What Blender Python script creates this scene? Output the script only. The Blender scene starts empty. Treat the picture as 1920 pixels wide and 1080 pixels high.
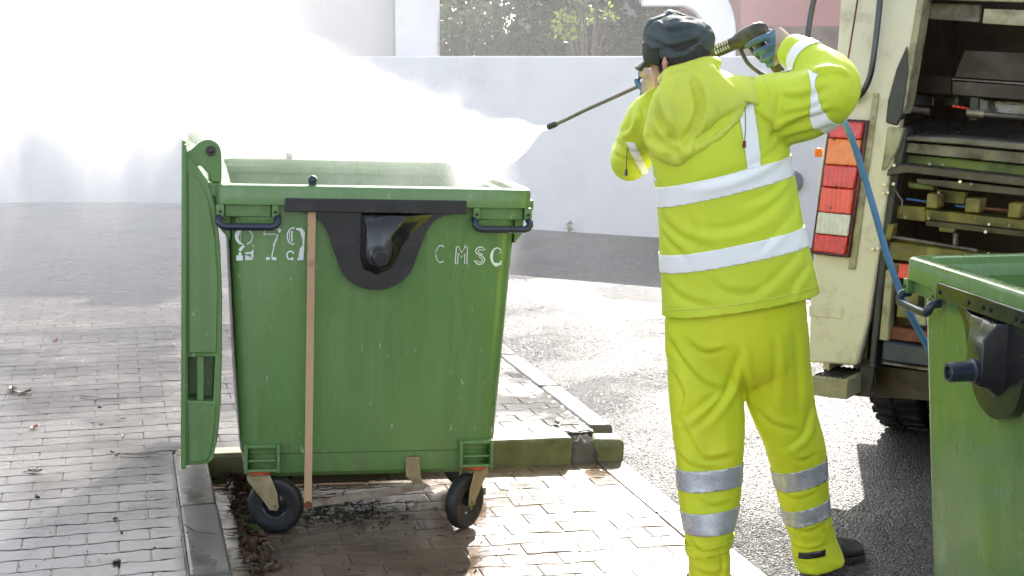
import bpy, bmesh, math, random
import numpy as np
from mathutils import Vector, Matrix

sc = bpy.context.scene
COL = sc.collection
rad = math.radians
random.seed(7)
NR = np.random.RandomState(11)

# ------------------------------------------------------------------ camera
CAM_H, FPX, TILT = 1.66, 2735.0, math.atan(437.0 / 2735.0)
cam = bpy.data.cameras.new('camera')
cam.sensor_width = 36.0
cam.lens = 36.0 * FPX / 1920.0
cam.clip_end = 2000.0
cam_o = bpy.data.objects.new('camera', cam)
COL.objects.link(cam_o)
cam_o.location = (0, 0, CAM_H)
cam_o.rotation_euler = (math.pi / 2 - TILT, 0, 0)
sc.camera = cam_o

# ------------------------------------------------------------------ world, sun, exposure
SUN_AZ, SUN_EL = 10.0, 30.0          # azimuth to the right of the view axis (+Y)
w = bpy.data.worlds.new('World')
sc.world = w
w.use_nodes = True
wn = w.node_tree
bg = wn.nodes['Background']
sky = wn.nodes.new('ShaderNodeTexSky')
sky.sky_type = 'NISHITA'
sky.sun_disc = False
sky.sun_elevation = rad(SUN_EL)
sky.sun_rotation = rad(SUN_AZ)
sky.air_density = 1.0
sky.dust_density = 2.0
sky.ozone_density = 1.0
hz = wn.nodes.new('ShaderNodeHueSaturation')          # hazy, whitish sky
hz.inputs['Saturation'].default_value = 0.5
wn.links.new(sky.outputs['Color'], hz.inputs['Color'])
wn.links.new(hz.outputs['Color'], bg.inputs['Color'])
bg.inputs['Strength'].default_value = 0.15
sun = bpy.data.lights.new('sun', 'SUN')
sun.energy = 4.6
sun.angle = rad(0.53)
sun.color = (1.0, 0.95, 0.87)
sun_o = bpy.data.objects.new('sun', sun)
COL.objects.link(sun_o)
sdir = Vector((math.sin(rad(SUN_AZ)) * math.cos(rad(SUN_EL)), math.cos(rad(SUN_AZ)) * math.cos(rad(SUN_EL)), math.sin(rad(SUN_EL))))
sun_o.rotation_euler = sdir.to_track_quat('Z', 'Y').to_euler()
sun_o.location = sdir * 40
sc.view_settings.view_transform = 'Standard'
sc.view_settings.look = 'None'
sc.view_settings.gamma = 1.0
sc.view_settings.use_curve_mapping = False
sc.view_settings.exposure = 1.5
cy = sc.cycles
cy.use_denoising = True
cy.use_adaptive_sampling = True
cy.adaptive_threshold = 0.04
cy.max_bounces = 6
cy.diffuse_bounces = 2
cy.glossy_bounces = 2
cy.transmission_bounces = 4
cy.transparent_max_bounces = 12
cy.volume_bounces = 2
cy.volume_step_rate = 2.0
cy.volume_max_steps = 64
cy.sample_clamp_indirect = 6.0
cy.sample_clamp_direct = 0.0
cy.caustics_reflective = False
cy.caustics_refractive = False

# ------------------------------------------------------------------ helpers
CT, ST = math.cos(TILT), math.sin(TILT)


def at(px, py, Y=None, z=None):
    """A point of the place: on the line of sight of photo point (px, py), at world depth Y or height z."""
    dx, dy = (px - 960) / FPX, (540 - py) / FPX
    d = Vector((dx, CT + dy * ST, -ST + dy * CT))
    k = Y / d.y if Y is not None else (z - CAM_H) / d.z
    return Vector((0, 0, CAM_H)) + d * k


def tag(o, label=None, cat=None, group=None, kind=None):
    if label: o['label'] = label
    if cat: o['category'] = cat
    if group: o['group'] = group
    if kind: o['kind'] = kind
    return o


def empty(name, loc=(0, 0, 0), rot=(0, 0, 0), parent=None):
    o = bpy.data.objects.new(name, None)
    o.empty_display_size = 0.1
    COL.objects.link(o)
    o.location, o.rotation_euler, o.parent = loc, rot, parent
    return o


def link_mesh(name, me, mat=None, parent=None, loc=None, rot=None):
    o = bpy.data.objects.new(name, me)
    COL.objects.link(o)
    if mat is not None and not me.materials: me.materials.append(mat)
    o.parent = parent
    if loc is not None: o.location = loc
    if rot is not None: o.rotation_euler = rot
    return o


class G:
    """Collects shapes; build() links them as one mesh object."""
    def __init__(self): self.v, self.f = [], []

    def add(self, vs, fs):
        b = len(self.v)
        self.v += [tuple(p) for p in vs]
        self.f += [tuple(i + b for i in q) for q in fs]
        return self

    def box(self, x0, x1, y0, y1, z0, z1, M=None):
        vs = [Vector(p) for p in ((x0, y0, z0), (x1, y0, z0), (x1, y1, z0), (x0, y1, z0), (x0, y0, z1), (x1, y0, z1), (x1, y1, z1), (x0, y1, z1))]
        if M is not None: vs = [M @ p for p in vs]
        return self.add(vs, [(0, 3, 2, 1), (4, 5, 6, 7), (0, 1, 5, 4), (1, 2, 6, 5), (2, 3, 7, 6), (3, 0, 4, 7)])

    def rings(self, rs, cap0=True, cap1=True, closed=True):
        n = len(rs[0])
        b = []
        for r in rs: b += list(r)
        fs = []
        m = n if closed else n - 1
        for i in range(len(rs) - 1):
            for j in range(m):
                k = (j + 1) % n
                fs.append((i * n + j, i * n + k, (i + 1) * n + k, (i + 1) * n + j))
        if cap0: fs.append(tuple(range(n - 1, -1, -1)))
        if cap1: fs.append(tuple((len(rs) - 1) * n + j for j in range(n)))
        return self.add(b, fs)

    def tube(self, pts, r, n=10, cap=True, flat=None):
        pts = [Vector(p) for p in pts]
        rr = r if hasattr(r, '__len__') else [r] * len(pts)
        t0 = (pts[1] - pts[0]).normalized()
        up = Vector((0, 0, 1)) if abs(t0.z) < 0.9 else Vector((1, 0, 0))
        a = t0.cross(up).normalized()
        out = []
        for i, p in enumerate(pts):
            t = (pts[min(i + 1, len(pts) - 1)] - pts[max(i - 1, 0)]).normalized()
            a = (a - t * a.dot(t)).normalized()
            c = t.cross(a)
            out.append([p + (a * math.cos(k * 2 * math.pi / n) + c * math.sin(k * 2 * math.pi / n)) * rr[i] for k in range(n)])
        return self.rings(out, cap, cap)

    def prism(self, poly, lo, hi, axis='y'):
        """poly in the two other axes (x,z for y; x,y for z; y,z for x)."""
        def pt(p, h): return {'y': (p[0], h, p[1]), 'z': (p[0], p[1], h), 'x': (h, p[0], p[1])}[axis]
        n = len(poly)
        vs = [pt(p, lo) for p in poly] + [pt(p, hi) for p in poly]
        fs = [tuple(range(n)), tuple(range(2 * n - 1, n - 1, -1))] + [((j + 1) % n, j, j + n, (j + 1) % n + n) for j in range(n)]
        return self.add(vs, fs)

    def cyl(self, p0, p1, r, n=16): return self.tube([p0, p1], r, n)

    def ball(self, c, r, n=12, m=8, s=(1, 1, 1)):
        rs = []
        for i in range(m + 1):
            a = -math.pi / 2 + math.pi * i / m
            q = max(math.cos(a), 0.02)
            rs.append([(c[0] + r * s[0] * q * math.cos(2 * math.pi * j / n), c[1] + r * s[1] * q * math.sin(2 * math.pi * j / n), c[2] + r * s[2] * math.sin(a)) for j in range(n)])
        return self.rings(rs)

    def mirror(self, m):
        if m < 0: self.v = [(-x, y, z) for x, y, z in self.v]
        return self

    def mesh(self, name, smooth=35, fix=True):
        me = bpy.data.meshes.new(name)
        me.from_pydata(self.v, [], self.f)
        if fix:
            bm = bmesh.new(); bm.from_mesh(me)
            bmesh.ops.recalc_face_normals(bm, faces=bm.faces)
            bm.to_mesh(me); bm.free()
        if smooth:
            me.polygons.foreach_set('use_smooth', [True] * len(me.polygons))
            me.set_sharp_from_angle(angle=rad(smooth))
        return me

    def build(self, name, mat, parent=None, smooth=35, bevel=0, seg=2, loc=None, rot=None, fix=True):
        o = link_mesh(name, self.mesh(name, smooth, fix), mat, parent, loc, rot)
        if bevel:
            b = o.modifiers.new('bevel', 'BEVEL')
            b.width, b.segments, b.limit_method, b.angle_limit = bevel, seg, 'ANGLE', rad(40)
            b.harden_normals = False
        return o


def evaluated(me, mods):
    """Bake a list of modifier settings into a mesh."""
    o = bpy.data.objects.new('bake', me)
    COL.objects.link(o)
    extra = []
    for kind, kw in mods:
        m = o.modifiers.new(kind, kind)
        for k, v in kw.items():
            if k == 'cutter':
                c = bpy.data.objects.new('cutter', v); COL.objects.link(c); extra.append(c); m.object = c
            else: setattr(m, k, v)
    dg = bpy.context.evaluated_depsgraph_get()
    dg.update()
    r = bpy.data.meshes.new_from_object(o.evaluated_get(dg))
    for q in extra + [o]: bpy.data.objects.remove(q)
    return r


def rrect(x0, x1, y0, y1, r, z, seg=5):
    out = []
    for cx, cy_, a0 in ((x1 - r, y0 + r, -90), (x1 - r, y1 - r, 0), (x0 + r, y1 - r, 90), (x0 + r, y0 + r, 180)):
        for k in range(seg + 1):
            a = rad(a0 + 90 * k / seg)
            out.append((cx + r * math.cos(a), cy_ + r * math.sin(a), z))
    return out


def spline(pts, n=6):
    """Catmull-Rom through points of any dimension."""
    P = [np.array(p, float) for p in pts]
    out = []
    for i in range(len(P) - 1):
        a, b, c, d = P[max(i - 1, 0)], P[i], P[i + 1], P[min(i + 2, len(P) - 1)]
        for k in range(n):
            t = k / n
            out.append(0.5 * ((2 * b) + (c - a) * t + (2 * a - 5 * b + 4 * c - d) * t * t + (3 * b - a - 3 * c + d) * t ** 3))
    out.append(P[-1])
    return out


def vnoise(P, seed=0):
    """Value noise, vectorised, about -1..1."""
    P = np.asarray(P, float)
    i = np.floor(P).astype(np.int64)
    f = P - i
    u = f * f * (3 - 2 * f)
    def h(dx, dy, dz):
        n = (i[:, 0] + dx) * 73856093 ^ (i[:, 1] + dy) * 19349663 ^ (i[:, 2] + dz) * 83492791 ^ (seed * 2654435761)
        n = (n ^ (n >> 13)) * 1274126177 & 0x7fffffff
        n = (n ^ (n >> 16)) * 668265263 & 0x7fffffff
        return (n & 0xffff) / 32767.5 - 1
    L = lambda a, b, t: a + (b - a) * t
    return L(L(L(h(0, 0, 0), h(1, 0, 0), u[:, 0]), L(h(0, 1, 0), h(1, 1, 0), u[:, 0]), u[:, 1]),
             L(L(h(0, 0, 1), h(1, 0, 1), u[:, 0]), L(h(0, 1, 1), h(1, 1, 1), u[:, 0]), u[:, 1]), u[:, 2])


# ------------------------------------------------------------------ materials
def newmat(name):
    m = bpy.data.materials.new(name)
    m.use_nodes = True
    nt = m.node_tree
    return m, nt, nt.nodes['Principled BSDF']


def nd(nt, t, **kw):
    n = nt.nodes.new(t)
    for k, v in kw.items():
        if k.startswith('i_'): n.inputs[k[2:].replace('_', ' ')].default_value = v
        else: setattr(n, k, v)
    return n


def noise_tex(nt, scale, detail=4, coord='Object', stretch=None, rough=0.55):
    tc = nd(nt, 'ShaderNodeTexCoord')
    src = tc.outputs[coord]
    if stretch:
        mp = nd(nt, 'ShaderNodeMapping'); mp.inputs['Scale'].default_value = stretch
        nt.links.new(src, mp.inputs['Vector']); src = mp.outputs['Vector']
    n = nd(nt, 'ShaderNodeTexNoise')
    n.inputs['Scale'].default_value, n.inputs['Detail'].default_value, n.inputs['Roughness'].default_value = scale, detail, rough
    nt.links.new(src, n.inputs['Vector'])
    return n.outputs['Fac']


def ramp(nt, fac, a, b, lo=0.35, hi=0.65):
    r = nd(nt, 'ShaderNodeMapRange')
    r.inputs['From Min'].default_value, r.inputs['From Max'].default_value = lo, hi
    r.inputs['To Min'].default_value, r.inputs['To Max'].default_value = a, b
    nt.links.new(fac, r.inputs['Value'])
    return r.outputs['Result']


def mixc(nt, fac, a, b, mode='MIX'):
    m = nd(nt, 'ShaderNodeMix', data_type='RGBA', blend_type=mode)
    if isinstance(fac, (int, float)): m.inputs['Factor'].default_value = fac
    else: nt.links.new(fac, m.inputs['Factor'])
    for k, s in ((6, a), (7, b)):
        if isinstance(s, tuple): m.inputs[k].default_value = (*s, 1)
        else: nt.links.new(s, m.inputs[k])
    return m.outputs[2]


def bump(nt, p, h, strength=0.3, dist=0.01, prev=None):
    b = nd(nt, 'ShaderNodeBump')
    b.inputs['Strength'].default_value, b.inputs['Distance'].default_value = strength, dist
    nt.links.new(h, b.inputs['Height'])
    if prev is not None: nt.links.new(prev, b.inputs['Normal'])
    nt.links.new(b.outputs['Normal'], p.inputs['Normal'])
    return b.outputs['Normal']


def surf(name, c1, c2=None, scale=8, rough=(0.4, 0.6), metal=0, bumpk=0.1, bscale=60, dirt=None, dscale=4, dlo=0.5, dhi=0.75, stretch=None, coat=0, dist=0.004):
    m, nt, p = newmat(name)
    c2 = c2 or tuple(min(1, x * 0.75) for x in c1)
    n1 = noise_tex(nt, scale, 5, stretch=stretch)
    col = mixc(nt, ramp(nt, n1, 0, 1), c1, c2)
    if dirt:
        col = mixc(nt, ramp(nt, noise_tex(nt, dscale, 7, rough=0.68), 0, 0.9, dlo, dhi), col, dirt)
    nt.links.new(col, p.inputs['Base Color'])
    nt.links.new(ramp(nt, noise_tex(nt, scale * 2.3, 4), rough[0], rough[1]), p.inputs['Roughness'])
    p.inputs['Metallic'].default_value = metal
    p.inputs['Coat Weight'].default_value = coat
    p.inputs['Coat Roughness'].default_value = 0.12
    if bumpk: bump(nt, p, noise_tex(nt, bscale, 4), bumpk, dist)
    return m


MT = {}
def bin_plastic():
    m, nt, p = newmat('green_plastic')
    col = mixc(nt, ramp(nt, noise_tex(nt, 3, 4, stretch=(1, 1, 0.25)), 0, 1), (0.125, 0.25, 0.07), (0.10, 0.205, 0.058))
    col = mixc(nt, ramp(nt, noise_tex(nt, 26, 5, stretch=(1, 1, 0.05), rough=0.7), 0, 0.55, 0.50, 0.75), col, (0.19, 0.30, 0.13))      # drip streaks
    col = mixc(nt, ramp(nt, noise_tex(nt, 7, 7, rough=0.75), 0, 0.45, 0.56, 0.75), col, (0.22, 0.27, 0.14))                            # dried splash marks
    col = mixc(nt, ramp(nt, noise_tex(nt, 60, 3, stretch=(1, 1, 0.3)), 0, 0.8, 0.685, 0.74), col, (0.42, 0.5, 0.36))                    # scuffs
    sx = nd(nt, 'ShaderNodeSeparateXYZ'); tc = nd(nt, 'ShaderNodeTexCoord'); nt.links.new(tc.outputs['Object'], sx.inputs['Vector'])
    low = nd(nt, 'ShaderNodeMath', operation='MULTIPLY')
    nt.links.new(ramp(nt, sx.outputs['Z'], 1, 0, 0.2, 0.5), low.inputs[0]); nt.links.new(ramp(nt, noise_tex(nt, 14, 6, rough=0.7), 0, 0.8, 0.5, 0.68), low.inputs[1])
    col = mixc(nt, low.outputs[0], col, (0.16, 0.14, 0.08))                                                                            # mud spatter by the wheels
    nt.links.new(col, p.inputs['Base Color'])
    nt.links.new(ramp(nt, noise_tex(nt, 9, 5, stretch=(1, 1, 0.2)), 0.2, 0.45), p.inputs['Roughness'])
    p.inputs['Coat Weight'].default_value = 0.35; p.inputs['Coat Roughness'].default_value = 0.1
    n1 = bump(nt, p, noise_tex(nt, 90, 3), 0.05, 0.003)
    bump(nt, p, noise_tex(nt, 5, 2), 0.12, 0.02, n1)
    return m


MT['bin'] = bin_plastic()
MT['bin_in'] = surf('green_plastic_inside', (0.13, 0.24, 0.09), (0.16, 0.2, 0.11), 3.0, (0.4, 0.6), bumpk=0.05, bscale=60)
MT['black'] = surf('black_plastic', (0.012, 0.012, 0.014), (0.02, 0.019, 0.02), 6, (0.12, 0.3), bumpk=0.05, dirt=(0.05, 0.042, 0.035), dscale=14, dlo=0.62, dhi=0.9, coat=0.5)
MT['navy'] = surf('blue_black_plastic', (0.014, 0.02, 0.04), (0.02, 0.028, 0.05), 6, (0.25, 0.4), bumpk=0.12, bscale=220, coat=0.3)
MT['rubber'] = surf('tyre_rubber', (0.011, 0.011, 0.012), (0.019, 0.018, 0.017), 12, (0.4, 0.6), bumpk=0.2, dirt=(0.10, 0.08, 0.06), dscale=9, dlo=0.58, dhi=0.85)
MT['zinc'] = surf('yellow_zinc_steel', (0.45, 0.37, 0.22), (0.32, 0.25, 0.13), 14, (0.35, 0.55), metal=0.55, bumpk=0.1, dirt=(0.16, 0.09, 0.04), dscale=16, dlo=0.52, dhi=0.75)
MT['tan'] = surf('tan_rod', (0.55, 0.36, 0.21), (0.46, 0.29, 0.17), 5, (0.45, 0.6), bumpk=0.1, dirt=(0.2, 0.11, 0.05), dscale=10, dlo=0.58, dhi=0.8, stretch=(1, 1, 0.3))
MT['steel'] = surf('worn_steel', (0.36, 0.31, 0.25), (0.25, 0.2, 0.15), 18, (0.35, 0.6), metal=0.6, bumpk=0.15, dirt=(0.14, 0.07, 0.035), dscale=22, dlo=0.5, dhi=0.7)
MT['orange'] = surf('orange_seal', (0.75, 0.12, 0.02), (0.6, 0.08, 0.02), 20, (0.4, 0.55))
MT['rust'] = surf('rust', (0.2, 0.06, 0.03), (0.12, 0.035, 0.02), 30, (0.6, 0.8), bumpk=0.3)
# ------------------------------------------------------------------ ground
RX, RY = Vector((math.cos(rad(15)), math.sin(rad(15)), 0)), Vector((-math.sin(rad(15)), math.cos(rad(15)), 0))
ROAD_Z, WALK_Z, SLOPE = -0.06, 0.10, 0.035
S_EDGE, S_BAY, T_ISL = 0.28, 1.90, 5.70     # kerb of the pavement, right end of the bay, far end of the bay (street axes)


def st(s, t, z=0): return RX * s + RY * t + Vector((0, 0, z))


def isl_z(s): return WALK_Z - 0.02 * (s - 0.15)


def bay_z(s): return -SLOPE * (s - 0.46)


def wet_ground(name, c1, c2, stone, scale, rough=(0.12, 0.4), bumpk=0.6, bdist=0.006, puddle=3.0, vor=True, perobj=False, plo=0.42, phi=0.6, grain=90, mud=None, grainc=0.75, flat=0.35, wave=0.12, pits=False):
    m, nt, p = newmat(name)
    crd = 'Object'
    tc = nd(nt, 'ShaderNodeNewGeometry')
    def tex(scale, detail=4, rough_=0.55):
        n = nd(nt, 'ShaderNodeTexNoise')
        n.inputs['Scale'].default_value, n.inputs['Detail'].default_value, n.inputs['Roughness'].default_value = scale, detail, rough_
        nt.links.new(tc.outputs['Position'], n.inputs['Vector'])
        return n.outputs['Fac']
    col = mixc(nt, ramp(nt, tex(scale, 5), 0, 1), c1, c2)
    if perobj:
        oi = nd(nt, 'ShaderNodeObjectInfo')
        col = mixc(nt, ramp(nt, oi.outputs['Random'], 0, 0.55, 0, 1), col, stone)
    h = tex(grain, 5, 0.65)
    if vor:
        v = nd(nt, 'ShaderNodeTexVoronoi', feature='F1')
        v.inputs['Scale'].default_value = grain
        nt.links.new(tc.outputs['Position'], v.inputs['Vector'])
        hs = nd(nt, 'ShaderNodeMath', operation='SUBTRACT'); hs.inputs[0].default_value = 1.0
        nt.links.new(v.outputs['Distance'], hs.inputs[1])
        wn_ = nd(nt, 'ShaderNodeTexWhiteNoise'); nt.links.new(v.outputs['Position'], wn_.inputs['Vector'])
        col = mixc(nt, ramp(nt, wn_.outputs['Value'], 0, grainc, 0.55, 1.0), col, stone)
        h = hs.outputs[0]
        if pits: nt.links.new(ramp(nt, wn_.outputs['Value'], 0.0, 0.5, 0.0, 0.42), p.inputs['Specular IOR Level'])
    else:
        col = mixc(nt, ramp(nt, tex(grain * 1.4, 3), 0, 0.5, 0.5, 0.75), col, tuple(x * 0.5 for x in c1))
    pud = ramp(nt, tex(puddle, 4), 0, 1, plo, phi)          # where the water stands
    if mud: col = mixc(nt, ramp(nt, tex(puddle * 2.2, 6, 0.7), 0, 0.85, 0.48, 0.66), col, mud)
    col = mixc(nt, pud, col, mixc(nt, 0.35, col, (0.01, 0.01, 0.01)))
    nt.links.new(col, p.inputs['Base Color'])
    rr = nd(nt, 'ShaderNodeMapRange'); rr.inputs['To Min'].default_value, rr.inputs['To Max'].default_value = rough[1], rough[0]
    nt.links.new(pud, rr.inputs['Value']); nt.links.new(rr.outputs['Result'], p.inputs['Roughness'])
    p.inputs['IOR'].default_value = 1.4
    b1 = nd(nt, 'ShaderNodeBump'); b1.inputs['Distance'].default_value = bdist
    nt.links.new(h, b1.inputs['Height'])
    bs = nd(nt, 'ShaderNodeMapRange'); bs.inputs['To Min'].default_value, bs.inputs['To Max'].default_value = bumpk, bumpk * flat
    nt.links.new(pud, bs.inputs['Value']); nt.links.new(bs.outputs['Result'], b1.inputs['Strength'])
    b2 = nd(nt, 'ShaderNodeBump'); b2.inputs['Distance'].default_value = 0.02; b2.inputs['Strength'].default_value = wave
    nt.links.new(tex(14, 3), b2.inputs['Height']); nt.links.new(b1.outputs['Normal'], b2.inputs['Normal'])
    nt.links.new(b2.outputs['Normal'], p.inputs['Normal'])
    return m


MT['asphalt'] = wet_ground('wet_asphalt', (0.10, 0.092, 0.088), (0.07, 0.064, 0.062), (0.22, 0.2, 0.19), 1.3, (0.25, 0.42), 1.0, 0.014, 1.1, True, grain=92, flat=0.75, wave=0.35, pits=True)
MT['block'] = wet_ground('wet_concrete_block', (0.175, 0.16, 0.152), (0.138, 0.127, 0.122), (0.115, 0.1, 0.094), 5, (0.08, 0.30), 0.3, 0.004, 2.4, False, True, 0.36, 0.58, grain=120, wave=0.06)
MT['bayblock'] = wet_ground('wet_muddy_block', (0.26, 0.185, 0.13), (0.2, 0.14, 0.10), (0.3, 0.21, 0.14), 6, (0.07, 0.36), 0.4, 0.004, 2.0, False, True, 0.34, 0.56, grain=110, mud=(0.14, 0.095, 0.07), wave=0.16)
MT['joint'] = wet_ground('wet_joint_sand', (0.13, 0.105, 0.085), (0.09, 0.075, 0.06), (0.14, 0.11, 0.085), 9, (0.1, 0.35), 0.4, 0.004, 3.0, False, grain=130)
MT['kerb'] = wet_ground('wet_kerb_concrete', (0.19, 0.17, 0.15), (0.14, 0.125, 0.11), (0.15, 0.13, 0.11), 7, (0.2, 0.42), 0.35, 0.003, 2.6, False, True, grain=140, mud=(0.15, 0.125, 0.09))
MT['moss'] = surf('mossy_concrete', (0.22, 0.2, 0.09), (0.12, 0.13, 0.045), 9, (0.4, 0.65), bumpk=0.4, bscale=120, dirt=(0.3, 0.27, 0.2), dscale=12, dlo=0.55, dhi=0.75)


def paving_far(name):
    m, nt, p = newmat(name)
    tc = nd(nt, 'ShaderNodeTexCoord'); mp = nd(nt, 'ShaderNodeMapping'); mp.inputs['Rotation'].default_value = (0, 0, rad(-15))
    nt.links.new(tc.outputs['Object'], mp.inputs['Vector'])
    b = nd(nt, 'ShaderNodeTexBrick')
    for k, v in (('Scale', 1.0), ('Mortar Size', 0.006), ('Brick Width', 0.205), ('Row Height', 0.11), ('Mortar Smooth', 0.3)): b.inputs[k].default_value = v
    b.inputs['Color1'].default_value, b.inputs['Color2'].default_value, b.inputs['Mortar'].default_value = (0.19, 0.165, 0.15, 1), (0.15, 0.13, 0.12, 1), (0.08, 0.068, 0.06, 1)
    nt.links.new(mp.outputs['Vector'], b.inputs['Vector'])
    nt.links.new(b.outputs['Color'], p.inputs['Base Color'])
    nt.links.new(ramp(nt, noise_tex(nt, 2.4, 4), 0.28, 0.08, 0.36, 0.58), p.inputs['Roughness'])
    inv = nd(nt, 'ShaderNodeMath', operation='SUBTRACT'); inv.inputs[0].default_value = 1
    nt.links.new(b.outputs['Fac'], inv.inputs[1])
    n1 = bump(nt, p, inv.outputs[0], 0.6, 0.006)
    bump(nt, p, noise_tex(nt, 14, 3), 0.25, 0.02, n1)
    return m


MT['paving_far'] = paving_far('wet_paving_far')


def sheet(name, quad, mat, label=None, cat=None, kind='structure', n=1):
    g = G(); g.add(quad, [tuple(range(len(quad)))])
    o = g.build(name, mat, smooth=0)
    if o.data.polygons[0].normal.z < 0: o.data.flip_normals()
    return tag(o, label, cat, kind=kind)


sheet('road', [(-900, -300, ROAD_Z), (900, -300, ROAD_Z), (900, 1500, ROAD_Z), (-900, 1500, ROAD_Z)], MT['asphalt'], 'wet dark asphalt road glaring in the low sun', 'road')

# pavement on the left and wrapping round the far end of the bay (a bedding sheet under the blocks, a patterned sheet beyond them)
WZ = WALK_Z
BED = WZ - 0.0035
S_L, S_R = 0.145 - 0.201 * 6, 1.92                # left and right ends of the laid block rows
pave = tag(link_mesh('pavement', G().add([st(S_L, 3.98, BED), st(0.15, 3.98, BED), st(0.15, 5.81, BED), st(0.26, 5.81, BED), st(0.26, 8.6, BED), st(S_L, 8.6, BED)], [(0, 1, 2, 3, 4, 5)]).mesh('pavement', 0), MT['joint']), 'wet pavement of wavy grey concrete blocks beside the bins', 'pavement', kind='structure')
sheet('far_pavement', [st(-14, -6, WZ), st(S_L, -6, WZ), st(S_L, 8.6, WZ), st(0.15, 8.6, WZ), st(0.15, 16.4, WZ), st(-14, 16.4, WZ)], MT['paving_far'], 'wet block pavement running back to the white wall', 'pavement')
sheet('near_pavement', [st(S_L, -6, WZ), st(0.15, -6, WZ), st(0.15, 3.98, WZ), st(S_L, 3.98, WZ)], MT['paving_far'], 'block pavement in front of the viewer', 'pavement')


def block_mesh(name, L=0.2, W=0.103, H=0.05, neck=0.010, ch=0.002):
    hx, hy = L / 2 - 0.0005, W / 2 - 0.0005
    up = [(-1, 1.0), (-0.68, 1.09), (-0.36, 0.91), (0.36, 0.91), (0.68, 1.09), (1, 1.0)]
    out = [(x * hx, y * hy) for x, y in up] + [(x * hx, -y * hy) for x, y in reversed(up)]
    sc_ = lambda k: [(x * (1 - k / hx), y * (1 - k / hy)) for x, y in out]
    g = G()
    g.rings([[(x, y, -H) for x, y in out], [(x, y, -ch) for x, y in out], [(x, y, -ch * 0.25) for x, y in sc_(ch * 0.6)], [(x, y, 0) for x, y in sc_(ch * 1.7)]], cap0=False)
    return g.mesh(name, 0)


bm_ = [block_mesh('paving_block', 0.2, 0.106, 0.05) for _ in range(1)][0]
bm_.materials.append(MT['block'])
bay_bm = bm_.copy(); bay_bm.materials.clear(); bay_bm.materials.append(MT['bayblock'])


def lay(parent, me, s0, s1, k0, t1, zf, tilt=0.0, jz=0.0022, seed=1, maxn=300, odd0=0.1005, odd1=None):
    """Rows of blocks in half bond from s0 to s1, cut blocks at the row ends; odd rows start with a block odd0 long or at s0 + 0.1005."""
    R = random.Random(seed)
    n, row = 0, k0
    while 4.02 + 0.1085 * row < t1 and n < maxn:
        t = 4.02 + 0.1085 * row
        a = s0 + (0.1005 if (row % 2 and odd0 is None) else 0)
        first, end = True, s1 + (0.1005 if (row % 2 and odd1 is not None and t > odd1) else 0)
        while a < end - 0.03:
            L = odd0 if (first and row % 2 and odd0) else 0.201
            first = False
            L = min(L, end - a)
            if end - (a + L) < 0.03: L = end - a
            o = bpy.data.objects.new('paving_block', me)
            COL.objects.link(o)
            s = a + L / 2
            o.location = st(s, t, zf(s) + R.uniform(-jz, jz))
            o.rotation_euler = (R.gauss(0, 0.0022), tilt + R.gauss(0, 0.002), rad(15) + R.gauss(0, 0.004))
            o.scale = ((L - 0.003) / 0.2, 1, 1)
            o.parent = parent
            n += 1
            a += L
        row += 1
    return n


NB1 = lay(pave, bm_, S_L, 0.145, 0, 8.6, lambda s: WZ, jz=0.0009, seed=3, odd1=5.80)
# kerb stones between pavement and bay
kerb = tag(empty('kerb'), 'wet concrete kerb stones edging the left pavement', 'kerb', kind='structure')
for i in range(4):
    t0 = 3.0 + i * 0.72 - 0.1
    G().box(-0.065, 0.065, -0.356, 0.356, -0.30, 0).build('kerb_stone', MT['kerb'], kerb, bevel=0.012, seg=3, loc=st(0.215, t0 + 0.36, WZ + random.uniform(-.002, .003)), rot=(0, 0, rad(15)))
# the bay the bin stands in
bay = tag(link_mesh('parking_bay', G().add([st(0.27, 2.0, bay_z(0.27) - 0.003), st(S_BAY, 2.0, bay_z(S_BAY) - 0.003), st(S_BAY, 5.8, bay_z(S_BAY) - 0.003), st(0.27, 5.8, bay_z(0.27) - 0.003)], [(0, 1, 2, 3)]).mesh('parking_bay', 0), MT['joint']), 'muddy wet paved bay under the open green bin', 'parking bay', kind='structure')
NB2 = lay(bay, bay_bm, 0.285, S_BAY, -3, 5.68, bay_z, SLOPE, 0.0014, seed=5)
strip = tag(empty('flush_kerb'), 'flat concrete edging strip between bay and asphalt', 'kerb', kind='structure')
for i in range(6):
    G().box(-0.06, 0.06, -0.395, 0.395, -0.2, 0).build('kerb_stone', MT['kerb'], strip, bevel=0.006, loc=st(1.963, 2.2 + i * 0.8, ROAD_Z + 0.010 + random.uniform(-.002, .002)), rot=(0, 0.01, rad(15)))
# raised pavement behind the bay
sheet('raised_pavement', [st(0.15, 8.6, isl_z(.15)), st(1.92, 8.6, isl_z(1.92)), st(1.92, 16.0, isl_z(1.92)), st(0.15, 16.0, isl_z(.15))], MT['paving_far'], 'far part of the raised paving between bin and white wall', 'pavement')
isl = tag(link_mesh('bay_end_pavement', G().add([st(0.15, 5.80, isl_z(.15) - .0045), st(1.92, 5.80, isl_z(1.92) - .0045), st(1.92, 8.6, isl_z(1.92) - .0045), st(0.15, 8.6, isl_z(.15) - .0045)], [(0, 1, 2, 3)]).mesh('bay_end_pavement', 0), MT['joint']), 'raised paved end of the bay behind the bin', 'pavement', kind='structure')
NB3 = lay(isl, bm_, 0.145, S_R, 17, 8.6, isl_z, 0.02, 0.0009, seed=9, odd0=None)
ik = tag(empty('island_kerb'), 'mossy wet kerb stones along the raised paved end of the bay', 'kerb', kind='structure')
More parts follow.
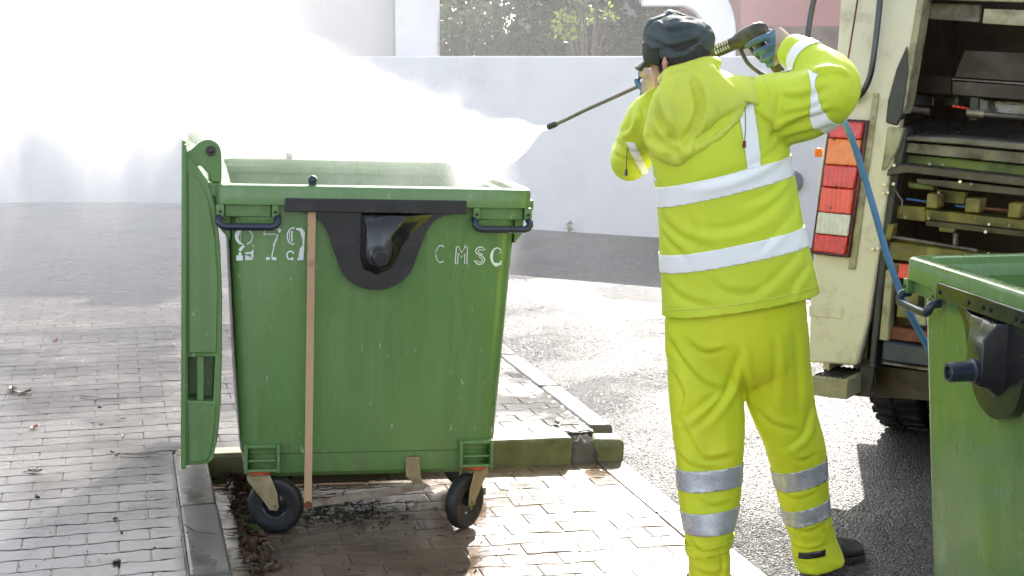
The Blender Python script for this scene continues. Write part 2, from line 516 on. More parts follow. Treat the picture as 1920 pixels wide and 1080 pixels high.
for s0, s1 in ((0.16, 0.98), (0.99, 1.795)):
    G().box(-(s1 - s0) / 2, (s1 - s0) / 2, -0.055, 0.055, -0.3, 0).build('kerb_stone', MT['moss'], ik, bevel=0.014, seg=3, loc=st((s0 + s1) / 2, 5.765, isl_z((s0 + s1) / 2) + .002), rot=(0, 0.02, rad(13.5)))
G().box(-0.075, 0.075, -0.06, 0.06, -0.3, 0).build('kerb_stone', MT['moss'], ik, bevel=0.03, seg=3, loc=st(1.965, 5.775, 0.045), rot=(0.05, 0.03, rad(6)))
for i in range(4):
    G().box(-0.06, 0.06, -0.395, 0.395, -0.3, 0).build('kerb_stone', MT['kerb'], ik, bevel=0.02, seg=3, loc=st(1.985, 6.30 + i * 0.8, 0.060), rot=(0, 0.03, rad(15)))

soil = G(); soil.rings([[(0.10 * math.cos(a) * k, 0.10 * math.sin(a) * k, h + 0.012 * math.sin(5 * a + k * 7)) for a in np.linspace(0, 2 * math.pi, 20, endpoint=False)] for k, h in ((1.0, -0.12), (0.95, -0.05), (0.7, -0.02), (0.35, 0.0), (0.05, 0.0))], False, True)
tag(soil.build('soil', MT['joint'], smooth=60, loc=st(1.85, 5.80, 0.048)), 'brown soil filling the gap in the mossy kerb', 'soil', kind='stuff')

# ------------------------------------------------------------------ background
MT['whitewall'] = surf('white_render', (0.80, 0.80, 0.82), (0.74, 0.74, 0.77), 1.2, (0.8, 0.95), bumpk=0.12, bscale=80, dirt=(0.56, 0.55, 0.54), dscale=1.6, dlo=0.50, dhi=0.88)
MT['greywall'] = surf('pale_grey_render', (0.62, 0.585, 0.57), (0.56, 0.53, 0.52), 0.8, (0.8, 0.95), bumpk=0.1, bscale=60)
MT['pinkwall'] = surf('pink_render', (0.55, 0.33, 0.30), (0.5, 0.30, 0.28), 0.8, (0.8, 0.95), bumpk=0.1, bscale=60)
MT['stone'] = surf('brown_stone', (0.36, 0.29, 0.24), (0.25, 0.2, 0.17), 3, (0.7, 0.9), bumpk=0.4, bscale=25, dist=0.02)
MT['glass'] = surf('window_glass', (0.03, 0.035, 0.04), (0.02, 0.025, 0.03), 3, (0.03, 0.08), bumpk=0)
MT['roof'] = surf('roof_tile', (0.36, 0.14, 0.08), (0.28, 0.11, 0.07), 4, (0.7, 0.9), bumpk=0.4, bscale=12, dist=0.03)

bw = empty('boundary_wall'); tag(bw, 'low white rendered garden wall with flat sunlit top', 'wall')
A, B, Cc = Vector((-1.75, 15.57, 0)), Vector((9.0, 9.55, 0)), Vector((-16, 15.582, 0))


def wall_run(p, q, h, th, mat, name, par, z0=-0.3):
    d = (q - p).normalized(); n = Vector((-d.y, d.x, 0))
    if n.y < 0: n = -n
    g = G()
    g.add([p + Vector((0, 0, z0)), q + Vector((0, 0, z0)), q + n * th + Vector((0, 0, z0)), p + n * th + Vector((0, 0, z0)),
           p + Vector((0, 0, h)), q + Vector((0, 0, h)), q + n * th + Vector((0, 0, h)), p + n * th + Vector((0, 0, h))],
          [(0, 3, 2, 1), (4, 5, 6, 7), (0, 1, 5, 4), (1, 2, 6, 5), (2, 3, 7, 6), (3, 0, 4, 7)])
    return g.build(name, mat, par, bevel=0.015)


wall_run(A, B, 1.648, 0.22, MT['whitewall'], 'wall_panel', bw)
wall_run(Cc, A + Vector((0.3, 0.012, 0)), 1.646, 0.20, surf('misty_shade_render', (0.56, 0.57, 0.62), (0.50, 0.51, 0.56), 1.2, (0.8, 0.95), bumpk=0.12, bscale=80, dirt=(0.42, 0.41, 0.42), dscale=1.6, dlo=0.5, dhi=0.88), 'wall_panel', bw)  # misty shade on this left run is put into its greyer base colour
pd_ = at(1490, 340, Y=13.0)
dB = (B - A).normalized(); nB = Vector((dB.y, -dB.x, 0))
kk = (pd_.x - A.x) / dB.x
pc = A + dB * kk
pl = at(1487, 340, Y=pc.y)
mtr = G().cyl(Vector((pl.x, pc.y, pl.z)) + nB * -0.02, Vector((pl.x, pc.y, pl.z)) + nB * 0.06, 0.1, 24).build('wall_cover', surf('grey_cover', (0.2, 0.2, 0.22), None, 5, (0.4, 0.6)), bevel=0.01)
tag(mtr, 'round grey cover fixed on the white garden wall', 'wall cover')


def house(name, label, x0, x1, y0, y1, h, wm, wins=(), roof=True, plinth=None, door=None):
    o = empty(name, ((x0 + x1) / 2, y0, 0)); tag(o, label, 'house')
    cx = (x0 + x1) / 2
    G().box(x0 - cx, x1 - cx, 0, y1 - y0, -0.2, h).build('wall', wm, o, bevel=0.02)
    if plinth: G().box(x0 - cx - 0.04, x1 - cx + 0.04, -0.05, y1 - y0, -0.2, plinth).build('plinth', MT['stone'], o, bevel=0.02)
    if roof:
        w_ = (x1 - x0) / 2 + 0.4
        G().prism([(-w_, h), (w_, h), (w_, h + 0.12), (0, h + 1.1), (-w_, h + 0.12)], -0.4, y1 - y0 + 0.4).build('roof', MT['roof'], o)
    for wx, wz, ww, wh in wins:
        f = G().box(wx - ww / 2 - .06, wx + ww / 2 + .06, -0.05, 0.02, wz - .06, wz).box(wx - ww / 2 - .06, wx + ww / 2 + .06, -0.04, 0.02, wz + wh, wz + wh + .06).box(wx - ww / 2 - .06, wx - ww / 2, -0.04, 0.02, wz + .001, wz + wh - .001).box(wx + ww / 2, wx + ww / 2 + .06, -0.04, 0.02, wz + .001, wz + wh - .001).box(wx - .025, wx + .025, -0.035, 0.02, wz + .001, wz + wh - .001).build('window', MT['whitewall'], o)
        G().box(wx - ww / 2 + .001, wx + ww / 2 - .001, -0.012, 0.01, wz + .001, wz + wh - .001).build('pane', MT['glass'], f)
    return o


house('house', 'pale grey rendered house behind the mist, with a white corner pier', -6.2, -1.36, 17.2, 24, 4.7, MT['greywall'], [(-1.9, 2.6, 0.9, 1.1), (-0.2, 2.6, 0.9, 1.1)], roof=False)
hp = bpy.data.objects['house']
G().box(-1.36 + 3.78 + 0.02, -0.86 + 3.78, -0.25, 0.45, -0.2, 4.75).build('corner_pier', MT['whitewall'], hp, bevel=0.015)
house('house', 'long pale house wall behind the small leafy tree', 0.1, 3.0, 23.5, 29, 3.6, MT['greywall'], [(0.9, 2.3, 0.8, 0.9)])
house('house', 'pink rendered house on a brown stone base beside the truck', 2.62, 11.0, 17.0, 24, 3.7, MT['pinkwall'], [(-2.0, 2.55, 0.9, 0.9), (0.2, 2.55, 0.9, 0.9)], plinth=1.98, roof=False)
# rounded white gate wall in front of the pink house
gxl, gxr, gy = at(1330, 60, Y=15.6).x, at(1381, 60, Y=15.6).x, 15.6
arc = [(gxr - 0.40 + 0.40 * math.cos(a), 1.85 + 0.60 * math.sin(a)) for a in np.linspace(0, math.pi / 2, 12)]
arc2 = [(gxl - 0.30 + 0.30 * math.cos(a), 1.75 + 0.42 * math.sin(a)) for a in np.linspace(math.pi / 2, 0, 12)]
poly = [(gxl, -0.2), (gxr, -0.2)] + arc + [(gxl - 0.7, 2.45), (gxl - 0.7, 2.17)] + arc2
gw = G().prism(poly, gy, gy + 0.3).build('gate_wall', MT['whitewall'], bevel=0.02)
tag(gw, 'white gate wall with rounded shoulder rising behind the cap', 'wall')


def leafmat(name, c1, c2, trans=0.35):
    m, nt, p = newmat(name)
    oi = nd(nt, 'ShaderNodeNewGeometry')
    col = mixc(nt, oi.outputs['Random Per Island'], c1, c2)
    nt.links.new(col, p.inputs['Base Color']); p.inputs['Roughness'].default_value = 0.5
    tr = nd(nt, 'ShaderNodeBsdfTranslucent'); nt.links.new(col, tr.inputs['Color'])
    mx = nd(nt, 'ShaderNodeMixShader'); mx.inputs['Fac'].default_value = trans
    nt.links.new(p.outputs['BSDF'], mx.inputs[1]); nt.links.new(tr.outputs['BSDF'], mx.inputs[2])
    nt.links.new(mx.outputs['Shader'], nt.nodes['Material Output'].inputs['Surface'])
    return m


MT['leafdark'] = leafmat('dark_leaves', (0.045, 0.075, 0.03), (0.085, 0.12, 0.045))
MT['leafyellow'] = leafmat('yellow_green_leaves', (0.22, 0.28, 0.03), (0.12, 0.17, 0.03), 0.5)
MT['bark'] = surf('bark', (0.16, 0.12, 0.09), (0.1, 0.075, 0.055), 8, (0.8, 0.95), bumpk=0.5, bscale=30, dist=0.01)


def leaves(n, blobs, size, seed, g=None):
    """Leaf faces through the volume of several blobs (cx,cy,cz,rx,ry,rz)."""
    R = np.random.RandomState(seed)
    g = g or G()
    wts = np.array([b[3] * b[4] * b[5] for b in blobs]); wts = wts / wts.sum()
    for _ in range(n):
        b = blobs[R.choice(len(blobs), p=wts)]
        d = R.normal(size=3); d /= np.linalg.norm(d); d *= R.uniform(0.25, 1) ** 0.5
        c = Vector((b[0] + d[0] * b[3], b[1] + d[1] * b[4], b[2] + d[2] * b[5]))
        a = Vector(R.normal(size=3)).normalized(); e = a.cross(Vector(R.normal(size=3))).normalized()
        s = size * R.uniform(0.6, 1.4)
        g.add([c - a * s, c + e * s * 0.45 + a * 0.1 * s, c + a * s, c - e * s * 0.45 + a * 0.1 * s], [(0, 1, 2, 3)])
    return g


def tree(name, label, base, h, blobs, n, size, mat, seed, r=0.09, group=None, cat='tree'):
    o = empty(name, base); tag(o, label, cat, group)
    R = random.Random(seed)
    g = G()
    top = Vector((R.uniform(-.1, .1), R.uniform(-.1, .1), h * 0.75))
    g.tube([(0, 0, -0.2), (0.02, 0, h * 0.3), top * 0.75, top], [r, r * 0.8, r * 0.5, r * 0.25], 8)
    for b in blobs:
        c = Vector(b[:3]); f = R.uniform(0.35, 0.6)
        s = Vector((0, 0, h * f * 0.8))
        g.tube([s, (s + c) / 2 + Vector((0, 0, 0.1)), c], [r * 0.45, r * 0.3, r * 0.12], 6)
    g.build('trunk', MT['bark'], o)
    leaves(n, blobs, size, seed).build('crown', mat, o, smooth=0, fix=False)
    return o


def blobset(R, n, rx, ry, z0, z1, s): return [(R.uniform(-rx, rx), R.uniform(-ry, ry), R.uniform(z0, z1), s * R.uniform(.7, 1.3), s * R.uniform(.7, 1.3), s * R.uniform(.6, 1.1)) for _ in range(n)]


R_ = random.Random(4)
tree('evergreen_tree', 'dark dense evergreen tree beside the white pier, behind the wall', (-0.15, 18.6, 0), 3.6, blobset(R_, 12, 0.75, 0.7, 1.2, 3.6, 0.55), 5200, 0.055, MT['leafdark'], 21)
tree('evergreen_tree', 'thinner grey green tree next to the dark evergreen', (1.05, 20.0, 0), 3.4, blobset(R_, 9, 0.65, 0.6, 1.3, 3.3, 0.5), 3000, 0.055, MT['leafdark'], 22)
hg = empty('hedge', (0.4, 21.2, 0)); tag(hg, 'dense dark hedge behind the evergreen trees', 'hedge')
leaves(7000, [(-1.6 + 0.4 * i + R_.uniform(-.2, .2), R_.uniform(-.5, .5), 1.1 + 0.62 * j + R_.uniform(-.25, .25), R_.uniform(.3, .5), 0.45, R_.uniform(.3, .5)) for i in range(9) for j in range(4)], 0.085, 77).build('foliage', leafmat('hedge_leaves', (0.022, 0.04, 0.016), (0.05, 0.075, 0.028), 0.2), hg, smooth=0, fix=False)
for i in range(6): G().tube([(-1.5 + 0.6 * i, 0, -0.1), (-1.5 + 0.6 * i, 0.05, 1.6)], [0.04, 0.02], 6).build('stem', MT['bark'], hg)
tree('young_tree', 'slender young tree with yellow lit leaves behind the wall', tuple(at(1103, 100, Y=16.0).xy) + (0,), 2.6, blobset(R_, 10, 0.33, 0.3, 1.7, 2.7, 0.16), 300, 0.035, MT['leafyellow'], 23, r=0.035)
tree('evergreen_tree', 'rounded green tree hidden behind the mist at the left', (-7.5, 19.5, 0), 4.0, blobset(R_, 10, 0.9, 0.8, 1.5, 4.0, 0.6), 2500, 0.07, MT['leafdark'], 24)
weed = leaves(26, [(0, 0, 0.06, 0.03, 0.03, 0.06)], 0.022, 31).build('weed', MT['leafyellow'], smooth=0, fix=False)
wp = at(1075, 428, Y=14.0); kw = (wp.x - A.x) / dB.x; weed.location = (A + dB * kk * 0 + dB * kw) + nB * 0.06 + Vector((0, 0, ROAD_Z))
tag(weed, 'small green weed growing at the foot of the white wall', 'weed')
# ------------------------------------------------------------------ waste containers
def wornpaint(name, lo, hi, scale=60, col=(0.82, 0.85, 0.84)):
    m, nt, p = newmat(name)
    p.inputs['Base Color'].default_value = (*col, 1); p.inputs['Roughness'].default_value = 0.6
    tr = nd(nt, 'ShaderNodeBsdfTransparent')
    mx = nd(nt, 'ShaderNodeMixShader')
    nt.links.new(ramp(nt, noise_tex(nt, scale, 6, rough=0.7), 0, 1, lo, hi), mx.inputs['Fac'])
    nt.links.new(tr.outputs['BSDF'], mx.inputs[1]); nt.links.new(p.outputs['BSDF'], mx.inputs[2])
    nt.links.new(mx.outputs['Shader'], nt.nodes['Material Output'].inputs['Surface'])
    return m


MT['paint'] = wornpaint('worn_white_paint', 0.22, 0.42)
MT['paintfaint'] = wornpaint('faint_white_paint', 0.30, 0.66, 45)


def stroke(g, pts, w, y=0.0, th=0.0012):
    """Flat painted line in the x-z plane."""
    P = [np.array(p, float) for p in pts]
    L, Rr = [], []
    for i, p in enumerate(P):
        d = P[min(i + 1, len(P) - 1)] - P[max(i - 1, 0)]
        d /= (np.linalg.norm(d) + 1e-9)
        n = np.array([-d[1], d[0]]) * (w[i] if hasattr(w, '__len__') else w) / 2
        L.append(p + n); Rr.append(p - n)
    n = len(P)
    vs = [(a[0], y, a[1]) for a in L] + [(a[0], y, a[1]) for a in Rr]
    g.add(vs, [(i, i + 1, n + i + 1, n + i) for i in range(n - 1)])


def arcp(cx, cz, rx, rz, a0, a1, n=14): return [(cx + rx * math.cos(rad(a0 + (a1 - a0) * k / n)), cz + rz * math.sin(rad(a0 + (a1 - a0) * k / n))) for k in range(n + 1)]


def digits(parent, m):
    """2 7 9 and C M S C, stencilled, outlines stronger than the fill."""
    def put(name, mat, shapes, x, z):
        g = G()
        for s in shapes: stroke(g, s[0], s[1])
        yy = 0.03 + (1.16 - z) / 0.86 * 0.044 - 0.003
        o = g.build(name, mat, parent, smooth=0, fix=False, loc=(x * m, yy, z), rot=(rad(2.93), 0, 0))
        return o
    W, H = 0.062, 0.108
    put('numeral', MT['paint'], [(arcp(0.031, 0.078, 0.026, 0.026, 110, 262), [0.004, 0.01, 0.012, 0.014, 0.015, 0.015, 0.014, 0.013, 0.012, 0.011, 0.01, 0.008, 0.006, 0.004, 0.003]),
                                 (arcp(0.031, 0.078, 0.027, 0.026, 60, -75), 0.0035), (arcp(0.018, 0.075, 0.0, 0.02, 90, -90), 0.002),
                                 ([(0.03, 0.048), (0.022, 0.04), (0.014, 0.03)], [0.008, 0.01, 0.009]), ([(0.004, 0.006), (0.026, 0.006)], 0.018), ([(0.012, 0.018), (0.02, 0.022)], 0.01),
                                 ([(0.034, 0.022), (0.058, 0.024)], 0.006), ([(0.034, 0.004), (0.061, 0.004)], 0.01), ([(0.034, 0.012), (0.05, 0.007)], 0.008), ([(0.058, 0.0), (0.058, 0.032)], 0.007)], -0.484, 0.972)
    put('numeral', MT['paint'], [([(0.004, 0.088), (0.004, 0.106), (0.058, 0.106)], 0.004), ([(0.058, 0.106), (0.054, 0.094)], 0.009), ([(0.004, 0.088), (0.044, 0.088)], 0.003), ([(0.004, 0.09), (0.006, 0.084)], 0.007),
                                 ([(0.05, 0.088), (0.042, 0.06), (0.034, 0.03), (0.03, 0.01)], 0.004), ([(0.046, 0.074), (0.036, 0.046)], 0.008), ([(0.01, 0.004), (0.024, 0.005)], 0.009), ([(0.03, 0.005), (0.046, 0.003)], 0.01)], -0.39, 0.972)
    put('numeral', MT['paint'], [(arcp(0.024, 0.082, 0.02, 0.028, 75, 285), 0.004), ([(0.02, 0.1), (0.02, 0.062)], 0.005), ([(0.012, 0.1), (0.012, 0.066)], 0.003),
                                 ([(0.034, 0.107), (0.05, 0.105), (0.057, 0.094), (0.06, 0.07), (0.06, 0.05), (0.056, 0.04), (0.053, 0.02), (0.053, 0.0)], [0.006, 0.012, 0.016, 0.007, 0.006, 0.014, 0.017, 0.017]),
                                 (arcp(0.016, 0.016, 0.012, 0.014, 20, 290), 0.005), ([(0.018, 0.004), (0.026, 0.004)], 0.01), ([(0.04, 0.003), (0.05, 0.003)], 0.009)], -0.312, 0.972)
    # outlined block capitals
    def outl(pts): return [(pts, 0.0035)]
    h = 0.062
    put('letter', MT['paintfaint'], [(arcp(0.018, 0.031, 0.018, 0.03, 55, 305), 0.005)], 0.213, 0.965)
    put('letter', MT['paint'], outl([(0, 0), (0.002, 0.06), (0.009, 0.062), (0.022, 0.038), (0.034, 0.062), (0.042, 0.06), (0.042, 0), (0.034, 0), (0.033, 0.036), (0.022, 0.022), (0.010, 0.038), (0.008, 0), (0, 0)]), 0.284, 0.962)
    put('letter', MT['paint'], [(spline([(0.036, 0.05), (0.026, 0.061), (0.01, 0.059), (0.003, 0.048), (0.01, 0.037), (0.027, 0.029), (0.037, 0.017), (0.028, 0.003), (0.012, 0.001), (0.0, 0.014)], 4), 0.004),
                                (spline([(0.028, 0.048), (0.02, 0.053), (0.012, 0.049), (0.016, 0.041), (0.03, 0.034)], 4), 0.003), (spline([(0.008, 0.014), (0.018, 0.008), (0.028, 0.012), (0.026, 0.02), (0.014, 0.028)], 4), 0.003)], 0.353, 0.96)
    put('letter', MT['paint'], [(arcp(0.02, 0.031, 0.02, 0.03, 40, 320), [0.004, 0.004, 0.004, 0.005, 0.006, 0.008, 0.01, 0.011, 0.01, 0.008, 0.009, 0.013, 0.014, 0.006, 0.004]), ([(0.037, 0.045), (0.028, 0.043)], 0.004), ([(0.036, 0.016), (0.034, 0.0)], 0.006)], 0.414, 0.958)


def caster(parent, x, y, yaw, brake=False):
    ox = 0.06
    c = empty('caster', (x + ox * math.sin(yaw), y - ox * math.cos(yaw), 0), (0, 0, yaw), parent)
    # tyre: turned profile, axis along local x
    prof = [(0.045, -0.017), (0.07, -0.02), (0.085, -0.023), (0.094, -0.021), (0.099, -0.013), (0.1, 0), (0.099, 0.013), (0.094, 0.021), (0.085, 0.023), (0.07, 0.02), (0.045, 0.017)]
    n = 32
    g = G(); g.rings([[(w_, r * math.cos(2 * math.pi * k / n), 0.1 + r * math.sin(2 * math.pi * k / n)) for k in range(n)] for r, w_ in prof], False, False)
    wh = g.build('tyre', MT['rubber'], c, smooth=50)
    prof = [(0.006, -0.024), (0.016, -0.024), (0.018, -0.013), (0.04, -0.009), (0.046, -0.015), (0.049, -0.016), (0.049, 0.016), (0.046, 0.015), (0.04, 0.009), (0.018, 0.013), (0.016, 0.024), (0.006, 0.024)]
    g = G(); g.rings([[(w_, r * math.cos(2 * math.pi * k / n), 0.1 + r * math.sin(2 * math.pi * k / n)) for k in range(n)] for r, w_ in prof], True, True)
    g.build('rim', MT['black'], c, smooth=40)
    g = G()
    for sx in (-1, 1):
        pl = [(-0.014, 0.086), (0.014, 0.086), (0.022, 0.1), (0.098, 0.19), (0.098, 0.208), (0.012, 0.208), (-0.014, 0.15), (-0.02, 0.1)]
        G().prism(pl, sx * 0.030 - 0.002, sx * 0.030 + 0.002, 'x').build('fork_arm', MT['zinc'], c, bevel=0.0015)
    G().box(-0.032, 0.032, 0.012, 0.098, 0.2085, 0.2125).build('fork_plate', MT['zinc'], c, bevel=0.0015)
    G().cyl((-0.042, 0, 0.1), (0.042, 0, 0.1), 0.008, 10).build('axle', MT['zinc'], c)
    if brake: G().box(-0.02, 0.02, 0.085, 0.112, 0.10, 0.13).build('brake_lever', MT['steel'], c, bevel=0.004)
    g = G(); g.tube([(0, ox, 0.2145), (0, ox, 0.2255)], 0.045, 20); g.build('seal_ring', MT['orange'], c)
    return c


def make_bin(name, label, loc, yaw, roll, m, numbers):
    o = empty(name, loc, (0, roll, yaw)); tag(o, label, 'waste bin')
    # ---- body shell (outside, then over the top and down the inside)
    R = [rrect(-0.40, 0.40, 0.13, 0.96, 0.05, 0.192), rrect(-0.43, 0.43, 0.10, 0.99, 0.055, 0.198), rrect(-0.446, 0.446, 0.086, 1.01, 0.06, 0.215), rrect(-0.453, 0.453, 0.081, 1.04, 0.06, 0.25),
         rrect(-0.456, 0.456, 0.080, 1.07, 0.06, 0.283), rrect(-0.460, 0.460, 0.075, 1.075, 0.06, 0.287), rrect(-0.462, 0.462, 0.074, 1.09, 0.06, 0.30), rrect(-0.471, 0.471, 0.0653, 1.22, 0.06, 0.47), rrect(-0.507, 0.507, 0.03, 1.33, 0.06, 1.16), rrect(-0.507, 0.507, 0.03, 1.33, 0.06, 1.19)]
    I = [rrect(-0.492, 0.492, 0.045, 1.315, 0.05, 1.19), rrect(-0.458, 0.458, 0.085, 1.19, 0.05, 0.47), rrect(-0.448, 0.448, 0.095, 1.05, 0.05, 0.30), rrect(-0.40, 0.40, 0.14, 0.98, 0.05, 0.24)]
    g = G(); g.rings(R + I); body = g.mirror(m).build('body', MT['bin'], o, smooth=30)
    # ---- rim
    prof = [(0.0, 1.162), (0.0, 1.215), (0.003, 1.224), (0.010, 1.228), (0.040, 1.228), (0.046, 1.224), (0.048, 1.205), (0.058, 1.196), (0.062, 1.17)]
    g = G()
    g.rings([rrect(-0.55 + d, 0.55 - d, d, 1.36 - d, 0.045, z, 6) for d, z in prof], False, False)
    g.rings([rrect(-0.55, 0.55, 0.0, 1.36, 0.045, 1.162, 6), rrect(-0.506, 0.506, 0.031, 1.329, 0.055, 1.158, 6)], False, False)
    rim = g.mirror(m).build('rim', MT['bin'], o, smooth=35)
    # raised bead round the front face of the rim and side lugs
    for sx in (-1, 1):
        G().box(min(sx * 0.549, sx * 0.565), max(sx * 0.549, sx * 0.565), 0.05, 0.11, 1.15, 1.185).mirror(m).build('rim_lug', MT['bin'], o, bevel=0.004)
        for ya, yb in ((0.06, 0.10), (1.22, 1.28)): G().prism([(sx * 0.50, 1.03), (sx * 0.532, 1.07), (sx * 0.536, 1.158), (sx * 0.50, 1.158)], ya, yb).mirror(m).build('rim_gusset', MT['bin'], o, bevel=0.004)
    # ---- handle brackets and handles
    for sx in (-1, 1):
        g = G()
        xs = sorted((sx * 0.549, sx * 0.522)); g.box(xs[0], xs[1], 0.0005, 0.05, 1.118, 1.1615)
        xs = sorted((sx * 0.362, sx * 0.338)); g.box(xs[0], xs[1], 0.0005, 0.05, 1.118, 1.1615)
        xs = sorted((sx * 0.521, sx * 0.363)); g.box(xs[0], xs[1], 0.022, 0.05, 1.118, 1.1615)
        b = g.mirror(m).build('handle_bracket', MT['bin'], o, bevel=0.004)
        for xx in (0.535, 0.350): G().tube([(sx * xx, -0.002, 1.138), (sx * xx, 0.004, 1.138)], 0.006, 8).mirror(m).build('bolt', MT['black'], b)
        x0, x1 = 0.540, 0.343
        pts = [(sx * x0, 0.02, 1.119), (sx * x0, -0.006, 1.115), (sx * x0, -0.012, 1.104), (sx * (x0 - 0.008), -0.014, 1.094), (sx * (x0 - 0.02), -0.014, 1.089), (sx * (x1 + 0.02), -0.014, 1.089), (sx * (x1 + 0.008), -0.014, 1.094), (sx * x1, -0.012, 1.104), (sx * x1, -0.006, 1.115), (sx * x1, 0.02, 1.119)]
        g = G(); g.tube(pts, 0.0125, 12); g.mirror(m).build('handle', MT['navy'], o, smooth=60)
    # ---- lifting bar, trunnion plate, housing and pin
    g = G(); g.box(-0.32, 0.31, -0.010, 0.012, 1.140, 1.186)
    bar = g.mirror(m).build('lifting_bar', MT['black'], o, bevel=0.003)
    for x in (-0.30, -0.16, -0.13, 0.0, 0.04, 0.12, 0.29): G().tube([(x, -0.014, 1.160), (x, -0.006, 1.160)], 0.007, 8).mirror(m).build('bolt', MT['black'], bar)
    side = spline([(0.255, 1.139), (0.205, 1.130), (0.168, 1.10), (0.148, 1.06), (0.136, 1.02), (0.124, 0.985)], 4)
    arc = [(0.122 * math.cos(a), 0.995 + 0.122 * math.sin(a)) for a in np.linspace(rad(-12), rad(-168), 18)]
    side = [(p[0] * 1.13, p[1]) for p in side]; arc = [(p[0] * 1.13, p[1]) for p in arc]
    poly = [tuple(p) for p in side] + arc + [(-p[0], p[1]) for p in reversed(side)]
    g = G(); g.prism(poly, 0.012, 0.045); pl = g.mirror(m).build('trunnion_plate', MT['black'], o, bevel=0.006, seg=2)
    g = G(); ins = [(x * 0.9, 1.0 + (z - 1.0) * 0.9) for x, z in poly if z < 1.1]
    # housing: from the plate out to the pin
    def ringp(cs, y): return [(x, y, z) for x, z in cs]
    cA = [(-0.058, 1.138), (0.06, 1.138), (0.20, 1.138), (0.130, 1.075), (0.092, 1.03), (0.075, 0.985), (0.05, 0.945), (0.0, 0.925), (-0.045, 0.945), (-0.058, 0.985)]
    cB = [(-0.050, 1.132), (0.03, 1.132), (0.10, 1.130), (0.075, 1.075), (0.062, 1.035), (0.056, 0.995), (0.038, 0.962), (0.0, 0.948), (-0.036, 0.962), (-0.050, 0.995)]
    cC = [(-0.040, 1.09), (0.0, 1.088), (0.038, 1.07), (0.045, 1.045), (0.046, 1.022), (0.044, 0.998), (0.030, 0.970), (0.0, 0.960), (-0.030, 0.970), (-0.042, 0.998)]
    g = G(); g.rings([ringp(cA, 0.0125), ringp(cB, -0.012), ringp(cC, -0.046)], False, True)
    g.mirror(m).build('trunnion_housing', MT['black'], o, smooth=50, bevel=0.003)
    pin = G()
    n = 20
    def circ(r, y): return [(r * math.cos(2 * math.pi * k / n), y, 1.0 + r * math.sin(2 * math.pi * k / n)) for k in range(n)]
    pin.rings([circ(0.034, -0.03), circ(0.034, -0.052), circ(0.026, -0.056), circ(0.026, -0.115), circ(0.023, -0.118), circ(0.016, -0.118), circ(0.014, -0.106), circ(0.006, -0.106), circ(0.005, -0.114)], False, True)
    pin.mirror(m).build('trunnion_pin', MT['navy'] if m < 0 else MT['black'], o, smooth=40)
    # ---- lid hung open on the hinge side
    prof = [(-0.667, 0.25), (-0.655, 0.25), (-0.650, 0.262), (-0.572, 0.268), (-0.557, 0.28), (-0.540, 0.36), (-0.530, 0.48), (-0.527, 0.66), (-0.527, 0.85), (-0.535, 1.02), (-0.550, 1.15), (-0.578, 1.235), (-0.612, 1.285), (-0.645, 1.31), (-0.648, 1.365), (-0.660, 1.372), (-0.664, 1.36)]
    g = G(); g.prism(prof, 0.03, 1.33)
    lidm = g.mesh('lid')
    cut = G(); cut.prism([(-0.642, 0.49), (-0.556, 0.485), (-0.551, 0.64), (-0.642, 0.64)], -0.1, 0.12)
    lidm = evaluated(lidm, [('BOOLEAN', dict(operation='DIFFERENCE', solver='EXACT', cutter=cut.mesh('cut')))])
    if m < 0:
        for v in lidm.vertices: v.co.x *= -1
        lidm.flip_normals()
    lidm.materials.clear(); lidm.materials.append(MT['bin'])
    lid = link_mesh('lid', lidm, None, o)
    b = lid.modifiers.new('bevel', 'BEVEL'); b.width, b.segments, b.limit_method, b.angle_limit = 0.008, 3, 'ANGLE', rad(40)
    g = G(); g.box(-0.612, -0.588, 0.04, 0.12, 0.487, 0.642)
    g.mirror(m).build('lid_rib', MT['bin'], lid, bevel=0.003)
    g = G(); g.prism([(-0.665, 0.255), (-0.648, 0.255), (-0.6465, 1.30), (-0.6475, 1.355), (-0.662, 1.36)], 0.018, 0.0295); g.mirror(m).build('lid_edge', MT['bin'], lid, bevel=0.003)
    for pp in ([(-0.640, 0.655), (-0.546, 0.655), (-0.541, 0.9), (-0.552, 1.05), (-0.574, 1.17), (-0.606, 1.235), (-0.640, 1.262)], [(-0.640, 0.275), (-0.578, 0.280), (-0.566, 0.30), (-0.553, 0.38), (-0.548, 0.474), (-0.640, 0.478)]):
        G().prism(pp, 0.0225, 0.0305).mirror(m).build('lid_panel', MT['bin'], lid, bevel=0.005)
    # ---- hinges
    ear = spline([(-0.662, 1.29), (-0.655, 1.325), (-0.630, 1.338), (-0.605, 1.362), (-0.578, 1.372), (-0.552, 1.366), (-0.536, 1.345), (-0.531, 1.31), (-0.531, 1.23)], 4) + [(-0.566, 1.23), (-0.572, 1.255), (-0.60, 1.285), (-0.63, 1.28)]
    for y0 in (0.045, 1.20):
        g = G(); g.prism([tuple(p) for p in ear], y0, y0 + 0.05)
        h = g.mirror(m).build('hinge', MT['bin'], o, bevel=0.004)
        g = G(); g.tube([(-0.567, y0 - 0.008, 1.335), (-0.567, y0 + 0.058, 1.335)], 0.017, 16); g.ball((-0.567, y0 - 0.009, 1.335), 0.008, 8, 5)
        g.mirror(m).build('hinge_pin', MT['black'], h)
        g = G(); g.box(-0.585, -0.51, y0 - 0.002, y0 + 0.054, 1.18, 1.2285); g.mirror(m).build('hinge_block', MT['bin'], h, bevel=0.006)
    # ---- buffers on the rim
    for y0 in (0.028, 1.332):
        g = G(); g.tube([(-0.224, y0, 1.226), (-0.224, y0, 1.236)], 0.013, 12); g.ball((-0.224, y0, 1.245), 0.0165, 14, 10)
        g.mirror(m).build('buffer', MT['navy'], o, smooth=60)
    # ---- pedal rod and linkage
    ro = 0.0 if m > 0 else -0.085
